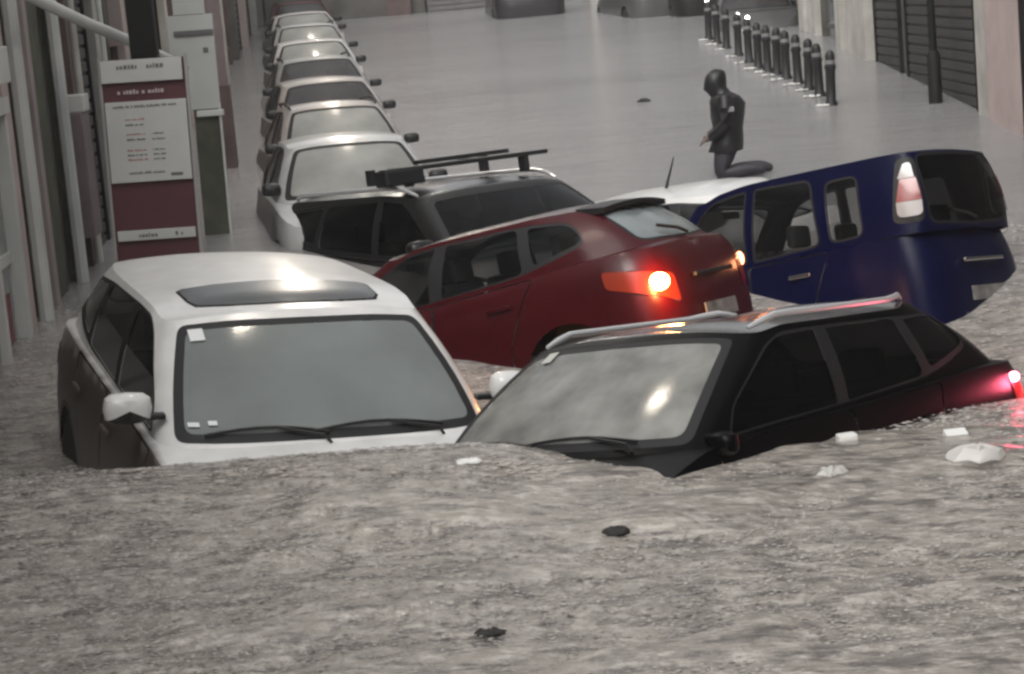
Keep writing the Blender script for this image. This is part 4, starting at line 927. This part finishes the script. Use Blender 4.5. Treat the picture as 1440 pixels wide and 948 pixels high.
# ------------------------------------------------------------------ floating litter
WHP = mat('floating_white_plastic', (.75, .75, .72), .5, bump=.4, bscale=20); DKP = mat('floating_dark_debris', (.03, .028, .025), .8, bump=.5)
def blob(name, px, py, dims, m_, label, cat, seed=0, flat=.3):
    p = on_water(px, py); rr = random.Random(seed); mb = MB(); n = 14
    prof = [(max(.02, math.sin(a)), -math.cos(a) * .5) for a in np.linspace(.2, math.pi - .15, 7)]; mb.lathe(prof, n)
    off = [rr.uniform(.65, 1.25) for _ in range(n)]; h = [rr.uniform(.6, 1.3) for _ in range(n)]
    mb.v = [(x * dims[0] * off[i % n], y * dims[1] * off[i % n], (z + .25) * dims[2] * h[(i * 3 + i // n) % n]) for i, (x, y, z) in enumerate(mb.v)]
    o = mb.build(name, m_, None, True); o.location = p; tag(o, label, cat); return o
def slab(name, px, py, dims, m_, label, cat, rz=.3, tilt=.1):
    o = MB().box((0, 0, .01), dims, M=Matrix.Rotation(rz, 3, 'Z') @ Matrix.Rotation(tilt, 3, 'X'), bev=min(dims) * .2).build(name, m_, None); o.location = on_water(px, py); tag(o, label, cat); return o
slab('foam_block', 1191, 622, (.09, .06, .06), WHP, 'small white block floating beside the black car', 'litter', .2)
slab('plastic_scrap', 1228, 625, (.09, .03, .015), WHP, 'thin pale strip floating just right of the white block', 'litter', .4)
slab('plastic_tray', 1344, 614, (.10, .06, .03), WHP, 'bright white tray afloat between the black car and the plastic bag', 'litter', .1, .35)
blob('plastic_bag', 1380, 650, (.13, .10, .09), mat('translucent_bag', (.55, .53, .50), .4), 'crumpled pale plastic bag floating at the right edge of the water', 'bag', 4)
blob('plastic_bag', 1172, 672, (.07, .05, .06), mat('grey_bag', (.48, .47, .44), .4), 'small torn grey bag floating in front of the black car', 'bag', 5)
blob('debris_clump', 866, 752, (.05, .04, .04), DKP, 'dark clump of debris in the middle of the foreground water', 'debris', 6)
blob('debris_clump', 905, 143, (.10, .08, .06), DKP, 'dark clump drifting in open water left of the wading person', 'debris', 7)
blob('debris_clump', 690, 893, (.05, .03, .03), DKP, 'dark clump of debris at the bottom edge of the water', 'debris', 8)
blob('foam_lump', 660, 652, (.06, .04, .03), WHP, 'bright white lump bobbing between the white and black cars', 'litter', 9)
# ------------------------------------------------------------------ scum along the waterline of the near cars
sc_ = MB(); rr_ = random.Random(11)
for pts_ in (((55, 640), (150, 655), (265, 662)), ((270, 662), (450, 652), (620, 645), (800, 655), (930, 650)), ((1000, 648), (1200, 628), (1430, 588))):
    for (a_, b_) in zip(pts_[:-1], pts_[1:]):
        for _ in range(int(abs(b_[0] - a_[0]) / 5)):
            t_ = rr_.random(); p = on_water(a_[0] + (b_[0] - a_[0]) * t_, a_[1] + (b_[1] - a_[1]) * t_ + abs(rr_.gauss(2, 7)), 8.0, 14.5)
            sphere(sc_, p, (rr_.uniform(.006, .03), rr_.uniform(.005, .015), rr_.uniform(.002, .008)), 6)
tag(sc_.build('scum', mat('brown_scum', (.42, .38, .34), .7), None, True), 'broken line of pale scum where the water meets the near cars', kind='stuff')
# ------------------------------------------------------------------ rain haze
hz = MB().box((0, 31, 3.0), (170, 82, 12.6)).build('haze', mat('unused_surface', (.5, .5, .5)), None)
M = bpy.data.materials.new('rain_haze'); M.use_nodes = True; M.node_tree.nodes.clear(); ou = M.node_tree.nodes.new('ShaderNodeOutputMaterial'); pv = M.node_tree.nodes.new('ShaderNodeVolumePrincipled')
pv.inputs['Color'].default_value = (.92, .92, .94, 1); pv.inputs['Density'].default_value = .0012; pv.inputs['Anisotropy'].default_value = .2; M.node_tree.links.new(pv.outputs[0], ou.inputs['Volume'])
hz.data.materials.clear(); hz.data.materials.append(M); tag(hz, 'thin grey rain haze hanging over the street', kind='stuff')
#%%END
